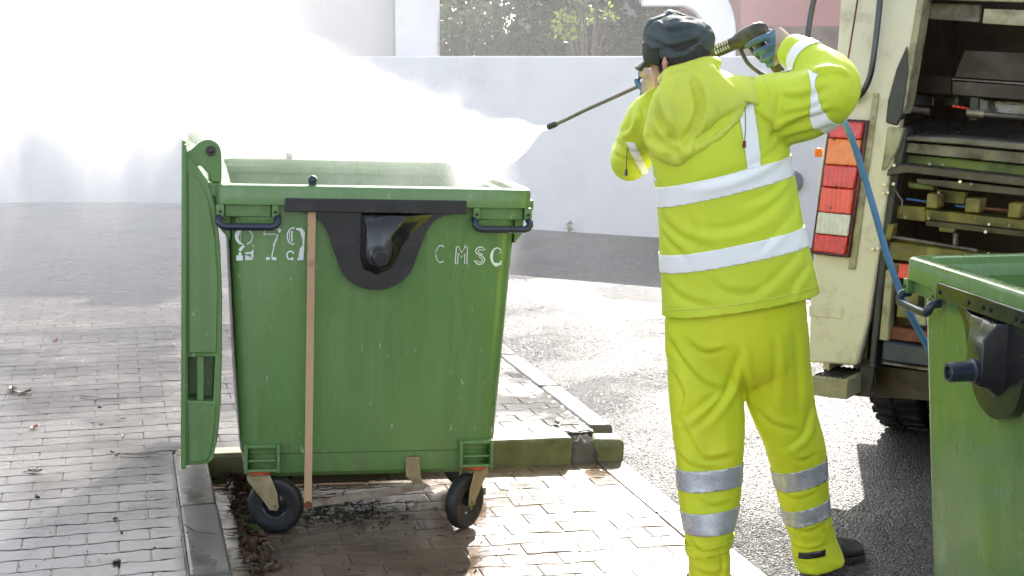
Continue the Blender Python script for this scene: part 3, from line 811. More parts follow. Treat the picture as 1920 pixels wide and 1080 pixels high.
    g = G(); g.box(-0.240 + ro, -0.213 + ro, 0.006, 0.011, 0.105, 1.139); g.mirror(m).build('pedal_rod', MT['tan'], o, bevel=0.001)
    M = Matrix.Translation((-0.226 + ro, 0.014, 0.118)) @ Matrix.Rotation(-rad(7.5), 4, 'Y')
    g = G(); g.box(-0.012, 0.42, -0.002, 0.003, -0.012, 0.012, M); ln = g.mirror(m).build('pedal_link', MT['steel'], o, bevel=0.001)
    g = G(); g.tube([(-0.226 + ro, 0.003, 0.118), (-0.226 + ro, 0.02, 0.118)], 0.015, 12); g.mirror(m).build('pivot', MT['rust'], ln)
    g = G(); g.tube([(0.187, 0.008, 0.172), (0.187, 0.03, 0.172)], 0.009, 10); g.mirror(m).build('bolt', MT['steel'], ln)
    g = G(); g.prism([(0.128, 0.265), (0.178, 0.265), (0.186, 0.19), (0.196, 0.165), (0.165, 0.165), (0.130, 0.195)], 0.068, 0.074); g.box(0.165, 0.196, 0.02, 0.068, 0.166, 0.170)
    br = g.mirror(m).build('link_bracket', MT['zinc'], o, bevel=0.001)
    for x in (0.138, 0.168): G().tube([(x, 0.064, 0.25), (x, 0.072, 0.25)], 0.006, 8).mirror(m).build('rivet', MT['steel'], br)
    # ---- caster pockets (ribbed frames at the lower corners) and casters
    for sx in (-1, 1) if m > 0 else ():
        g = G()
        xo, xi = 0.448, 0.335
        for x in (xo, xi): g.box(*sorted((sx * x, sx * (x - 0.012))), 0.045, 0.16, 0.224, 0.325)
        g.box(*sorted((sx * (xo - 0.0125), sx * (xi - 0.0 ))), 0.047, 0.16, 0.312, 0.324)
        g.box(*sorted((sx * (xo - 0.0125), sx * (xi - 0.0))), 0.052, 0.16, 0.262, 0.270)
        g.box(*sorted((sx * (xo + 0.001), sx * (xi - 0.013))), 0.048, 0.16, 0.2265, 0.2365)
        g.mirror(m).build('caster_pocket', MT['bin'], o, bevel=0.003)
    for sx, y, yaw, bk in ((-1, 0.105, 72, False), (1, 0.105, -45, True), (-1, 0.60, 80, False), (1, 0.60, 60, False)):
        caster(o, m * sx * 0.392, y, rad(yaw * m), bk)
    if numbers: digits(o, m)
    return o


lw, rw = at(512, 992, z=0.0), at(857, 998, z=-0.02)
bin_c = Vector((-0.494, 4.915, 0))
BIN = make_bin('waste_container', 'open green wheeled bin with white stencilled 279, its lid hung down', bin_c + Vector((0, 0, bay_z(bin_c.dot(RX)) + 0.004)), rad(12), SLOPE, 1, True)
BIN.scale = (0.978, 1, 1)
BIN2 = make_bin('waste_container', 'green wheeled bin cut off by the right picture edge, beside the truck', (1.178, 3.515, ROAD_Z + 0.002), rad(-80.6), 0.0, -1, False)
BIN2.scale = (0.95, 0.95, 0.95)
# ------------------------------------------------------------------ refuse truck
MT['cream'] = surf('cream_truck_paint', (0.70, 0.63, 0.48), (0.64, 0.57, 0.42), 2.5, (0.3, 0.5), bumpk=0.05, dirt=(0.26, 0.19, 0.10), dscale=5, dlo=0.52, dhi=0.82, coat=0.2)
MT['trim'] = surf('dull_yellow_trim', (0.42, 0.38, 0.24), (0.3, 0.27, 0.16), 8, (0.4, 0.6), bumpk=0.1, dirt=(0.12, 0.09, 0.05), dscale=12, dlo=0.5, dhi=0.72)
MT['gasket'] = surf('black_gasket', (0.03, 0.028, 0.026), (0.05, 0.045, 0.04), 8, (0.4, 0.6), dirt=(0.12, 0.1, 0.07), dscale=14, dlo=0.58, dhi=0.8)
MT['hopper'] = surf('brown_hopper_steel', (0.05, 0.028, 0.015), (0.026, 0.016, 0.010), 5, (0.3, 0.55), metal=0.2, bumpk=0.2, bscale=30, dirt=(0.16, 0.12, 0.08), dscale=6, dlo=0.6, dhi=0.85)
MT['hopperwet'] = surf('wet_hopper_sheet', (0.2, 0.185, 0.17), (0.12, 0.105, 0.09), 4, (0.12, 0.3), metal=0.8, bumpk=0.3, bscale=9, dist=0.02)
MT['olive'] = surf('olive_machine_paint', (0.24, 0.20, 0.03), (0.13, 0.11, 0.02), 9, (0.35, 0.6), bumpk=0.15, dirt=(0.045, 0.03, 0.018), dscale=10, dlo=0.45, dhi=0.66)
MT['olivegreen'] = surf('green_machine_paint', (0.17, 0.22, 0.03), (0.1, 0.14, 0.03), 7, (0.35, 0.6), bumpk=0.1, dirt=(0.04, 0.03, 0.02), dscale=8, dlo=0.48, dhi=0.7)
MT['purple'] = surf('dark_grey_beam', (0.075, 0.055, 0.05), (0.04, 0.03, 0.027), 8, (0.3, 0.55), metal=0.3, bumpk=0.2, dirt=(0.05, 0.03, 0.02), dscale=9, dlo=0.5, dhi=0.7)
MT['greybeam'] = surf('grey_worn_beam', (0.17, 0.15, 0.135), (0.10, 0.09, 0.08), 7, (0.3, 0.5), metal=0.4, bumpk=0.2, dirt=(0.035, 0.02, 0.012), dscale=9, dlo=0.48, dhi=0.64)
MT['bumper'] = surf('dark_blue_bumper', (0.02, 0.032, 0.055), (0.03, 0.035, 0.045), 8, (0.3, 0.5), dirt=(0.09, 0.08, 0.06), dscale=14, dlo=0.52, dhi=0.75)
MT['brass'] = surf('brass_fitting', (0.6, 0.5, 0.3), (0.45, 0.36, 0.2), 20, (0.25, 0.4), metal=0.9, bumpk=0)


def lens(name, c, rib=True):
    m, nt, p = newmat(name)
    n = noise_tex(nt, 30, 3)
    nt.links.new(mixc(nt, ramp(nt, n, 0, 0.5), c, tuple(x * 0.6 for x in c)), p.inputs['Base Color'])
    p.inputs['Roughness'].default_value = 0.18
    wv = nd(nt, 'ShaderNodeTexWave', wave_type='BANDS', bands_direction='X'); tc = nd(nt, 'ShaderNodeTexCoord'); nt.links.new(tc.outputs['Object'], wv.inputs['Vector'])
    wv.inputs['Scale'].default_value = 16.0; wv.inputs['Distortion'].default_value = 0.0
    bump(nt, p, wv.outputs['Fac'], 0.7, 0.006)
    p.inputs['Subsurface Weight'].default_value = 0.3; p.inputs['Subsurface Radius'].default_value = (0.03, 0.01, 0.005); p.inputs['Subsurface Scale'].default_value = 0.5
    p.inputs['Coat Weight'].default_value = 0.6
    return m


MT['red'] = lens('red_lens', (0.75, 0.02, 0.012)); MT['amber'] = lens('amber_lens', (0.95, 0.22, 0.01)); MT['redor'] = lens('orange_red_lens', (0.9, 0.06, 0.012)); MT['clear'] = lens('clear_lens', (0.72, 0.68, 0.6))
MT['lampback'] = surf('dark_red_lamp_housing', (0.10, 0.01, 0.012), (0.06, 0.01, 0.01), 8, (0.2, 0.35), bumpk=0)

TC = at(1524, 690, z=0.40)                    # lower left corner of the rear
TYAW = rad(-33)                               # truck points away to the right
TRK = empty('refuse_truck', (TC.x, TC.y, ROAD_Z), (0, 0, TYAW))
tag(TRK, 'cream refuse truck with open rear hopper and tall red rear lamp', 'truck')
TU, TV = Vector((math.cos(TYAW), math.sin(TYAW), 0)), Vector((-math.sin(TYAW), math.cos(TYAW), 0))
TO = Vector((TC.x, TC.y, ROAD_Z))
LEAN = 0.11                                   # the rear leans forward with height


def tl(px, py, d=0.0):
    """Local (x, z) on the truck's leaning rear, d metres inside it."""
    dx, dy = (px - 960) / FPX, (540 - py) / FPX
    D = Vector((dx, CT + dy * ST, -ST + dy * CT)); O = Vector((0, 0, CAM_H)) - TO
    nrm = TV - Vector((0, 0, LEAN))
    k = (d - O.dot(nrm)) / D.dot(nrm)
    p = O + D * k
    return p.dot(TU), p.z


def tp(name, mat, quads, d0, d1, parent=None, bevel=0.004, smooth=35, seg=2):
    """A plate or bar: outline in photo points on the rear, from depth d0 to d1 inside it."""
    g = G()
    for q in (quads if isinstance(quads[0][0], (tuple, list)) else [quads]):
        P = [tl(px, py, d0) for px, py in q]
        n = len(P)
        vs = [(x, d0 + LEAN * z, z) for x, z in P] + [(x, d1 + LEAN * z, z) for x, z in P]
        g.add(vs, [tuple(range(n)), tuple(range(2 * n - 1, n - 1, -1))] + [((j + 1) % n, j, j + n, (j + 1) % n + n) for j in range(n)])
    return g.build(name, mat, parent or TRK, bevel=bevel, smooth=smooth, seg=seg)


def tpt(px, py, d): x, z = tl(px, py, d); return (x, d + LEAN * z, z)


# outer shell behind the rear face (body box, cab far ahead)
xl, _ = tl(1545, 300); 
WT = 2.15
g = G()
zt = 2.75
g.add([(0.0, LEAN * .42 + .06, 0.42), (0.0, 3.6, 0.52), (0.0, 3.6, zt), (0.0, LEAN * zt + 0.06, zt), (0.03, LEAN * .42 + .06, 0.42), (0.03, 3.6, 0.52), (0.03, 3.6, zt), (0.03, LEAN * zt + 0.06, zt)], [(0, 1, 2, 3), (7, 6, 5, 4), (0, 4, 5, 1), (1, 5, 6, 2), (2, 6, 7, 3), (3, 7, 4, 0)])
g.build('side_panel', MT['cream'], TRK, bevel=0.004)
g = G(); g.box(WT - 0.03, WT, 0.2, 3.6, 0.42, zt); g.build('side_panel', MT['cream'], TRK, bevel=0.004)
g = G(); g.box(0.031, WT - 0.031, 0.45, 3.6, zt - 0.06, zt - 0.001); g.build('roof_panel', MT['cream'], TRK, bevel=0.004)
g = G(); g.box(0.04, WT - 0.04, 3.9, 5.3, 0.5, 2.2); cab = g.build('cab', MT['cream'], TRK, bevel=0.1, seg=3)
g = G(); g.box(0.25, WT - 0.25, 1.0, 5.2, 0.42, 0.55); g.build('chassis', MT['gasket'], TRK, bevel=0.01)
# rear corner panel and its trims
panel = tp('rear_panel', MT['cream'], [(1584, -120), (1738, -120), (1722, 30), (1700, 150), (1690, 215), (1668, 330), (1648, 470), (1628, 600), (1606, 686), (1516, 680), (1519, 560), (1533, 330), (1556, 210), (1570, 80)], 0.0, 0.06, bevel=0.012, seg=3)
tp('panel_recess', MT['cream'], [(1517, 572), (1579, 577), (1578, 598), (1516, 593)], -0.004, 0.004, bevel=0.003)
tp('panel_seam', MT['rust'], [(1616, -60), (1619, -60), (1588, 132), (1585, 132)], -0.002, 0.004, bevel=0)
tp('panel_rail', MT['trim'], [(1637, 174), (1648, 175), (1603, 505), (1590, 505)], -0.012, -0.0005, bevel=0.003)
tp('door_jamb', MT['trim'], [(1738, -120), (1752, -120), (1722, 60), (1700, 190), (1692, 215), (1690, 150), (1706, 80)], -0.004, 0.10, bevel=0.004)
tp('seal_strip', MT['gasket'], [(1700, 85), (1703, 130), (1692, 212), (1682, 236), (1660, 230), (1664, 190), (1680, 130)], -0.010, 0.05, bevel=0.006)
tp('hinge_arm', MT['gasket'], [(1694, 236), (1702, 245), (1684, 330), (1670, 420), (1652, 560), (1640, 690), (1628, 690), (1640, 560), (1658, 400), (1672, 310)], 0.02, 0.10, bevel=0.006)
tp('fixing_plate', MT['trim'], [(1664, 238), (1694, 240), (1684, 275), (1662, 318), (1652, 320), (1657, 290)], -0.006, 0.03, bevel=0.004)
# rear lamp cluster
lamp = tp('rear_lamp', MT['lampback'], [(1554, 222), (1628, 226), (1592, 484), (1519, 476)], -0.030, -0.0005, bevel=0.006)


def band(t0, t1, mat, nm):
    a, b, c, d = (1558, 226), (1618, 229), (1583, 480), (1523, 473)
    L = lambda p, q, t: (p[0] + (q[0] - p[0]) * t, p[1] + (q[1] - p[1]) * t)
    tp(nm, mat, [L(a, d, t0), L(b, c, t0), L(b, c, t1), L(a, d, t1)], -0.050, -0.030, lamp, bevel=0.005)
    return


band(0.005, 0.13, MT['red'], 'lens'); band(0.135, 0.33, MT['amber'], 'lens'); band(0.335, 0.50, MT['red'], 'lens'); band(0.505, 0.69, MT['redor'], 'lens'); band(0.695, 0.855, MT['clear'], 'lens'); band(0.86, 0.99, MT['red'], 'lens')
for px, py in ((1563, 261), (1567, 350), (1557, 390)):
    G().tube([tpt(px, py, -0.056), tpt(px, py, -0.045)], 0.004, 8).build('screw', MT['lampback'], lamp)
G().box(-0.03, 0.002, -0.02, 0.02, -0.018, 0.018).build('marker_lamp', MT['amber'], TRK, bevel=0.005, loc=tpt(1543, 286, 0.05))
# grab handles
g = G(); g.tube([Vector(tpt(px, py, d)) for px, py, d in spline([(1655, -90, -0.01), (1652, -30, -0.06), (1648, 20, -0.065), (1640, 90, -0.065), (1632, 140, -0.06), (1618, 172, -0.05), (1600, 190, -0.01)], 5)], 0.0125, 12)
g.build('grab_handle', MT['black'], TRK, smooth=60)
g = G(); g.tube([Vector(tpt(px, py, d)) for px, py, d in spline([(1540, -60, 0.15), (1526, 0, 0.15), (1518, 40, 0.15), (1512, 90, 0.15), (1510, 130, 0.16), (1530, 165, 0.18)], 5)], 0.0125, 12)
g.build('grab_handle', MT['black'], TRK, smooth=60)
# step under the panel, mud flap, bumper, wheels
g = G()
x0, z0 = tl(1516, 690, -0.02)
g.box(-0.01, 0.155, -0.02, 0.22, z0 - 0.10, z0 - 0.02)
step = g.build('step', MT['trim'], TRK, bevel=0.004)
for i in range(6):
    G().box(0.01 + i * 0.022, 0.022 + i * 0.022, 0.0, 0.20, z0 - 0.0195, z0 - 0.014).build('step_grip', MT['gasket'], step)
flap = tp('mud_flap', MT['gasket'], [(1632, 560), (1645, 560), (1640, 690), (1630, 745), (1600, 742), (1612, 690)], 0.10, 0.12, bevel=0.003)
tp('bumper_bar', MT['bumper'], [(1655, 640), (1760, 655), (1980, 672), (1980, 712), (1750, 690), (1652, 676)], 0.02, 0.14, bevel=0.008)
tp('bumper_edge', MT['greybeam'], [(1655, 677), (1750, 691), (1980, 713), (1980, 720), (1750, 698), (1655, 683)], 0.03, 0.12, bevel=0.003)
tp('rear_apron', MT['hopper'], [(1640, 684), (1980, 725), (1980, 770), (1640, 745)], 0.25, 0.28, bevel=0.004)


def truck_wheel(x, y, r=0.40, w_=0.24):
    n = 44
    prof = [(0.22, -.40), (0.30, -.5), (0.36, -.5), (0.385, -.46), (0.397, -.38), (0.40, -.2), (0.40, .2), (0.397, .38), (0.385, .46), (0.36, .5), (0.30, .5), (0.22, .40)]
    g = G(); g.rings([[(x + w_ * k, y + rr * math.cos(2 * math.pi * j / n), r + rr * math.sin(2 * math.pi * j / n)) for j in range(n)] for rr, k in prof], True, True)
    t = g.build('wheel', MT['rubber'], TRK, smooth=45)
    g = G()
    for j in range(36):
        a = 2 * math.pi * j / 36
        M = Matrix.Translation((x, y, r)) @ Matrix.Rotation(a, 4, 'X')
        for k in (-1, 1): g.box(k * w_ * 0.25 - w_ * 0.2, k * w_ * 0.25 + w_ * 0.2, -0.024 + 0.012 * k, 0.012 + 0.012 * k, 0.396, 0.410, M)
    g.build('tread', MT['rubber'], t, bevel=0).__setitem__('kind', 'stuff')


wx, wz = tl(1680, 785, 0.6)
truck_wheel(0.10, 1.08); truck_wheel(0.36, 1.08); truck_wheel(WT - 0.2, 1.08); truck_wheel(0.2, 4.3); truck_wheel(WT - 0.2, 4.3)
# hopper shell
tp('hopper_back', MT['hopper'], [(1600, -140), (2150, -140), (2150, 800), (1600, 700)], 0.95, 0.98, bevel=0)
g = G(); g.add([(0.16, .1, .5), (0.16, 1.1, .5), (0.16, 1.4, zt - .1), (0.16, .35, zt - .1), (0.19, .1, .5), (0.19, 1.1, .5), (0.19, 1.4, zt - .1), (0.19, .35, zt - .1)], [(0, 1, 2, 3), (7, 6, 5, 4), (0, 4, 5, 1), (1, 5, 6, 2), (2, 6, 7, 3), (3, 7, 4, 0)])
g.build('hopper_side', MT['hopper'], TRK)
g = G(); g.box(0.17, WT - .1, 0.15, 1.1, 0.5, 0.53); g.build('hopper_floor', MT['hopper'], TRK)
# header beams
tp('header_beam', MT['trim'], [(1722, -140), (2100, -140), (2100, 10), (1840, 2), (1730, -2)], 0.04, 0.14)
tp('header_plate', surf('dirty_header', (0.30, 0.26, 0.2), (0.2, 0.165, 0.12), 5, (0.4, 0.6), bumpk=0.15, dirt=(0.06, 0.042, 0.028), dscale=5, dlo=0.42, dhi=0.62), [(1724, 4), (1839, 8), (1836, 42), (1718, 34)], 0.12, 0.15)
tp('header_plate', MT['trim'], [(1845, 16), (2060, 24), (2060, 58), (1841, 44)], 0.06, 0.12)
# press plate with folded lower lip
tp('press_plate', MT['hopper'], [(1808, 92), (2080, 105), (2080, 166), (1786, 146)], 0.30, 0.42, bevel=0.006)
tp('press_lip', MT['greybeam'], [(1785, 146), (2080, 166), (2080, 171), (1784, 150)], 0.27, 0.33, bevel=0.002)
tp('press_lip', MT['hopper'], [(1785, 151), (2080, 172), (2080, 200), (1785, 178)], 0.275, 0.30, bevel=0.003)
tp('side_plate', MT['hopper'], [(1702, 138), (1784, 144), (1784, 178), (1694, 172)], 0.36, 0.40, bevel=0.004)
# wet steel sheets that glint
for q, d in (([(1694, 174), (1752, 177), (1750, 200), (1690, 196)], 0.42), ([(1768, 178), (1798, 180), (1796, 200), (1768, 198)], 0.43), ([(1832, 184), (1930, 192), (2060, 205), (2060, 235), (1830, 214)], 0.42)):
    o = tp('wet_sheet', MT['hopperwet'], q, d, d + 0.03, bevel=0.004)
g = G(); 
for q in (((1692, 214), (1806, 220), (1800, 254), (1690, 250)), ((1808, 220), (2060, 238), (2060, 275), (1802, 256))):
    P = [tl(*q[0], 0.50), tl(*q[1], 0.50), tl(*q[2], 0.20), tl(*q[3], 0.20)]
    D = (0.50, 0.50, 0.20, 0.20)
    g = G(); top = [(x, D[i] + LEAN * z, z) for i, (x, z) in enumerate(P)]
    g.add(top + [(x, y, z - 0.02) for x, y, z in top], [(0, 1, 2, 3), (7, 6, 5, 4), (0, 4, 5, 1), (1, 5, 6, 2), (2, 6, 7, 3), (3, 7, 4, 0)])
    g.build('chute_sheet', MT['hopperwet'], TRK, bevel=0.003)
# hydraulic rods
G().tube([tpt(1690, 203, 0.3), tpt(1742, 209, 0.3)], 0.014, 14).build('hydraulic_rod', MT['steel'], TRK)
G().tube([tpt(1786, 199, 0.3), tpt(1816, 204, 0.3)], 0.006, 8).build('hose_end', MT['redor'], TRK)
G().tube([tpt(1822, 212, 0.25), tpt(2060, 232, 0.25)], 0.012, 14).build('hydraulic_rod', MT['greybeam'], TRK)
g = G(); g.tube([tpt(1814, 211, 0.25), tpt(1846, 214, 0.25)], 0.017, 14); g.build('rod_clevis', MT['steel'], TRK)
tp('clevis_post', MT['gasket'], [(1818, 182), (1834, 183), (1832, 226), (1816, 226)], 0.27, 0.31)
# sill beams
tp('sill_beam', MT['greybeam'], [(1700, 254), (1800, 258), (2060, 280), (2060, 296), (1800, 272), (1698, 264)], 0.02, 0.20, bevel=0.006)
tp('sill_face', MT['greybeam'], [(1697, 266), (1800, 274), (2060, 298), (2060, 322), (1800, 297), (1690, 286)], 0.05, 0.18, bevel=0.004)
tp('green_beam', MT['olivegreen'], [(1690, 288), (1800, 298), (2060, 324), (2060, 352), (1800, 325), (1686, 312)], 0.09, 0.2, bevel=0.004)
tp('lift_beam', MT['purple'], [(1664, 318), (1690, 308), (1800, 320), (2060, 348), (2060, 366), (1800, 336), (1702, 324), (1662, 330)], -0.03, 0.08, bevel=0.004)
tp('lift_beam', MT['purple'], [(1718, 334), (1800, 340), (2060, 368), (2060, 382), (1800, 356), (1718, 344)], -0.01, 0.05, bevel=0.003)
tp('lift_comb', MT['olivegreen'], [(1700, 340), (1752, 346), (1750, 358), (1702, 352)], 0.06, 0.12, bevel=0.006)
tp('back_plate', MT['olive'], [(1756, 354), (1812, 360), (1808, 384), (1756, 378)], 0.10, 0.13, bevel=0.003)
tp('back_plate', MT['olive'], [(1668, 384), (1736, 388), (1735, 416), (1666, 408)], 0.08, 0.12, bevel=0.003)
tp('cross_rail', MT['olive'], [(1735, 392), (1900, 410), (2060, 428), (2060, 446), (1900, 430), (1735, 416)], 0.05, 0.12, bevel=0.004)
tp('cross_rail', MT['hopper'], [(1735, 412), (2060, 448), (2060, 462), (1735, 424)], 0.02, 0.12, bevel=0.004)
for a in (((1738, 362), (1759, 364), (1756, 392), (1735, 390)), ((1811, 371), (1838, 373), (1835, 400), (1808, 398)), ((1891, 380), (1916, 382), (1912, 410), (1888, 408)), ((1968, 392), (1994, 394), (1990, 422), (1964, 420))):
    tp('lift_block', MT['olive'], list(a), -0.03, 0.07, bevel=0.006)
G().tube([tpt(1700, 373, 0.02), tpt(1736, 378, 0.02)], 0.005, 8).build('hydraulic_hose', surf('blue_hose_small', (0.03, 0.08, 0.3)), TRK)
G().tube([tpt(1792, 386, 0.02), tpt(1812, 388, 0.02)], 0.005, 8).build('hydraulic_hose', surf('blue_hose_small', (0.03, 0.08, 0.3)), TRK)
G().tube([tpt(1838, 390, 0.03), tpt(2060, 412, 0.03)], 0.006, 8).build('hydraulic_pipe', MT['rust'], TRK)
g = G(); g.tube([Vector(tpt(*p, 0.0)) for p in ((1679, 357), (1686, 368), (1692, 376), (1691, 388), (1689, 402))], 0.004, 8); g.build('hydraulic_pipe', MT['greybeam'], TRK)
for px, py in ((1658, 346), (1675, 345), (1656, 362), (1664, 361), (1676, 310), (1636, 466), (1645, 466)):
    G().tube([tpt(px, py, -0.02), tpt(px, py, 0.03)], 0.007, 8).build('fitting', MT['brass'], TRK)
tp('valve_block', MT['olive'], [(1664, 420), (1676, 421), (1670, 450), (1658, 449)], 0.0, 0.06, bevel=0.004)
tp('valve_block', MT['olive'], [(1760, 424), (1792, 428), (1788, 438), (1760, 434)], 0.02, 0.06, bevel=0.004)
G().tube([tpt(1672, 444, 0.02), tpt(1832, 470, 0.02)], 0.008, 10).build('stay_rod', MT['greybeam'], TRK)
tp('stay_post', MT['greybeam'], [(1786, 436), (1794, 437), (1793, 462), (1785, 461)], 0.03, 0.06)
tp('lower_beam', MT['olive'], [(1664, 452), (1838, 474), (2060, 500), (2060, 530), (1838, 506), (1660, 486)], 0.04, 0.12, bevel=0.005)
tp('lower_beam', MT['olive'], [(1658, 490), (1760, 503), (1758, 520), (1656, 506)], 0.06, 0.12, bevel=0.004)
tp('corner_post', MT['trim'], [(1660, 506), (1674, 508), (1664, 640), (1648, 637)], 0.03, 0.10, bevel=0.004)
tp('reflector', MT['redor'], [(1686, 494), (1710, 497), (1706, 524), (1682, 521)], 0.02, 0.05, bevel=0.003)
tp('lower_plate', MT['hopper'], [(1676, 506), (1980, 545), (1980, 690), (1664, 650)], 0.14, 0.17, bevel=0)
tp('lower_box', MT['olive'], [(1684, 545), (1722, 550), (1718, 600), (1680, 595)], 0.05, 0.13, bevel=0.005)
tp('lower_box', MT['trim'], [(1712, 585), (1738, 588), (1735, 612), (1708, 608)], 0.05, 0.13, bevel=0.005)
tp('lower_box', MT['rust'], [(1664, 612), (1740, 622), (1738, 645), (1660, 636)], 0.06, 0.13, bevel=0.005)

RT = random.Random(8)
for k in range(16):                                # grease nipples, bolts and short pipes in the machinery
    px, py = RT.uniform(1690, 1915), RT.choice((300, 330, 352, 404, 418, 460, 480)) + (RT.uniform(0, 6))
    py += (px - 1690) * 0.09
    G().tube([tpt(px, py, -0.035), tpt(px, py, 0.06)], RT.uniform(.004, .007), 8).build('bolt', RT.choice((MT['steel'], MT['brass'], MT['rust'])), TRK)
for k in range(9):
    t = k / 8
    G().tube([tpt(1642.5 - 46 * t, 182 + 316 * t, -0.016), tpt(1642.5 - 46 * t, 182 + 316 * t, -0.010)], .0042, 8).build('screw', MT['steel'], TRK)
# ------------------------------------------------------------------ person in high-visibility rain clothes
def cloth(name, c1, c2, dirt, dlo=0.56, dhi=0.8, trans=0.12, bumpk=0.35):
    m, nt, p = newmat(name)
    col = mixc(nt, ramp(nt, noise_tex(nt, 5, 5), 0, 1), c1, c2)
    col = mixc(nt, ramp(nt, noise_tex(nt, 7, 8, rough=0.72), 0, 0.6, dlo, dhi), col, dirt)
    nt.links.new(col, p.inputs['Base Color'])
    p.inputs['Roughness'].default_value = 0.55
    p.inputs['Sheen Weight'].default_value = 0.1
    n1 = bump(nt, p, noise_tex(nt, 22, 5), bumpk, 0.012)
    bump(nt, p, noise_tex(nt, 420, 2), 0.1, 0.001, n1)
    tr = nd(nt, 'ShaderNodeBsdfTranslucent'); nt.links.new(col, tr.inputs['Color'])
    mx = nd(nt, 'ShaderNodeMixShader'); mx.inputs['Fac'].default_value = trans
    nt.links.new(p.outputs['BSDF'], mx.inputs[1]); nt.links.new(tr.outputs['BSDF'], mx.inputs[2])
    nt.links.new(mx.outputs['Shader'], nt.nodes['Material Output'].inputs['Surface'])
    return m


MT['hivis'] = cloth('hi_vis_yellow_fabric', (0.86, 0.95, 0.06), (0.78, 0.93, 0.05), (0.66, 0.68, 0.14), 0.60, 0.85, 0.25, 0.12)
MT['hivishood'] = cloth('dirty_hi_vis_fabric', (0.86, 0.92, 0.10), (0.80, 0.88, 0.11), (0.68, 0.66, 0.22), 0.50, 0.78, 0.25, 0.12)
MT['hivistr'] = cloth('hi_vis_trouser_fabric', (0.90, 0.95, 0.04), (0.80, 0.93, 0.035), (0.68, 0.64, 0.08), 0.60, 0.85, 0.25, 0.12)
MT['band'] = surf('silver_reflective_tape', (0.97, 0.97, 0.96), (0.94, 0.94, 0.93), 20, (0.3, 0.42), metal=0.0, bumpk=0.1, bscale=60)
MT['bandgrey'] = surf('grey_reflective_tape', (0.62, 0.63, 0.66), (0.5, 0.51, 0.54), 30, (0.25, 0.4), metal=0.35, bumpk=0.2, bscale=50, dirt=(0.3, 0.3, 0.31), dscale=14, dlo=0.55, dhi=0.8)
MT['skin'] = surf('skin', (0.62, 0.33, 0.24), (0.55, 0.28, 0.2), 12, (0.45, 0.6), bumpk=0.05)
MT['cap'] = surf('dark_grey_green_cloth', (0.085, 0.105, 0.105), (0.06, 0.078, 0.08), 9, (0.7, 0.9), bumpk=0.5, bscale=30, dist=0.006)
MT['capband'] = surf('olive_cap_band', (0.04, 0.044, 0.03), (0.03, 0.034, 0.024), 9, (0.7, 0.9), bumpk=0.3, bscale=30)
MT['hair'] = surf('black_hair', (0.014, 0.011, 0.009), (0.022, 0.016, 0.012), 40, (0.4, 0.6), bumpk=0.6, bscale=160, stretch=(1, 1, 0.2))
MT['glove'] = surf('beige_knit_glove', (0.50, 0.39, 0.32), (0.42, 0.32, 0.26), 14, (0.8, 0.95), bumpk=0.5, bscale=180, dirt=(0.25, 0.18, 0.14), dscale=16, dlo=0.55, dhi=0.8)
MT['gloveblue'] = surf('blue_rubber_palm', (0.10, 0.21, 0.31), (0.06, 0.12, 0.17), 14, (0.4, 0.6), bumpk=0.3, bscale=120)
MT['boot'] = surf('dark_boot_leather', (0.03, 0.028, 0.026), (0.05, 0.045, 0.04), 12, (0.4, 0.65), bumpk=0.3, bscale=60, dirt=(0.12, 0.1, 0.08), dscale=12, dlo=0.52, dhi=0.75)


def ring2(L, R, dep, n=28, sq=2.3, off=0.0):
    """Oval ring through two silhouette points, dep = half depth (towards the viewer and away)."""
    c = (L + R) / 2
    a = (R - L) / 2
    v = Vector((0, 1, 0)); v = (v - a.normalized() * v.dot(a.normalized())).normalized()
    out = []
    for k in range(n):
        t = 2 * math.pi * k / n
        cx, sx = math.cos(t), math.sin(t)
        cx, sx = abs(cx) ** (2 / sq) * (1 if cx >= 0 else -1), abs(sx) ** (2 / sq) * (1 if sx >= 0 else -1)
        out.append(c + a * cx + v * (dep * sx + off))
    return out


def loft2(g, rows, sub=3, n=28, sq=2.3):
    """rows: (Lpx, Lpy, Rpx, Rpy, Y, halfdepth)."""
    S = spline(rows, sub)
    g.rings([ring2(at(r[0], r[1], Y=r[4]), at(r[2], r[3], Y=r[4]), r[5], n, sq) for r in S])


def limb(g, pts, sub=4, n=20):
    """pts: (px, py, Y, radius)."""
    S = spline(pts, sub)
    g.tube([at(p[0], p[1], Y=p[2]) for p in S], [p[3] for p in S], n)


def remesh(g, vox, smooth=4, fac=0.5):
    me = g.mesh('raw', 0)
    r = evaluated(me, [('REMESH', dict(mode='VOXEL', voxel_size=vox)), ('SMOOTH', dict(iterations=smooth, factor=fac))])
    return r


def coords(me):
    a = np.empty(len(me.vertices) * 3); me.vertices.foreach_get('co', a); return a.reshape(-1, 3)


def norms(me):
    a = np.empty(len(me.vertices) * 3); me.vertices.foreach_get('normal', a); return a.reshape(-1, 3)


def setco(me, P): me.vertices.foreach_set('co', P.ravel()); me.update()


def folds(P, dirv, freq, along, seed, sharp=1.6):
    """Ridged folds: quick change along dirv, slow across it."""
    d = np.array(dirv, float); d /= np.linalg.norm(d)
    h = np.abs(d) < 0.8; e = np.cross(d, np.eye(3)[np.argmax(h)]); e /= np.linalg.norm(e); f = np.cross(d, e)
    Q = np.stack([P @ d * freq, P @ e * along, P @ f * along], 1)
    Q[:, 0] += 1.3 * vnoise(P * 5.0, seed + 9)
    n = vnoise(Q + seed * 3.7, seed)
    return (1 - np.abs(n)) ** sharp - 0.45


def pix(P):
    """Photo columns and rows of world points (numpy)."""
    d = P[:, 1] * CT - (P[:, 2] - CAM_H) * ST
    return 960 + FPX * P[:, 0] / d, 540 - FPX * (P[:, 1] * ST + (P[:, 2] - CAM_H) * CT) / d


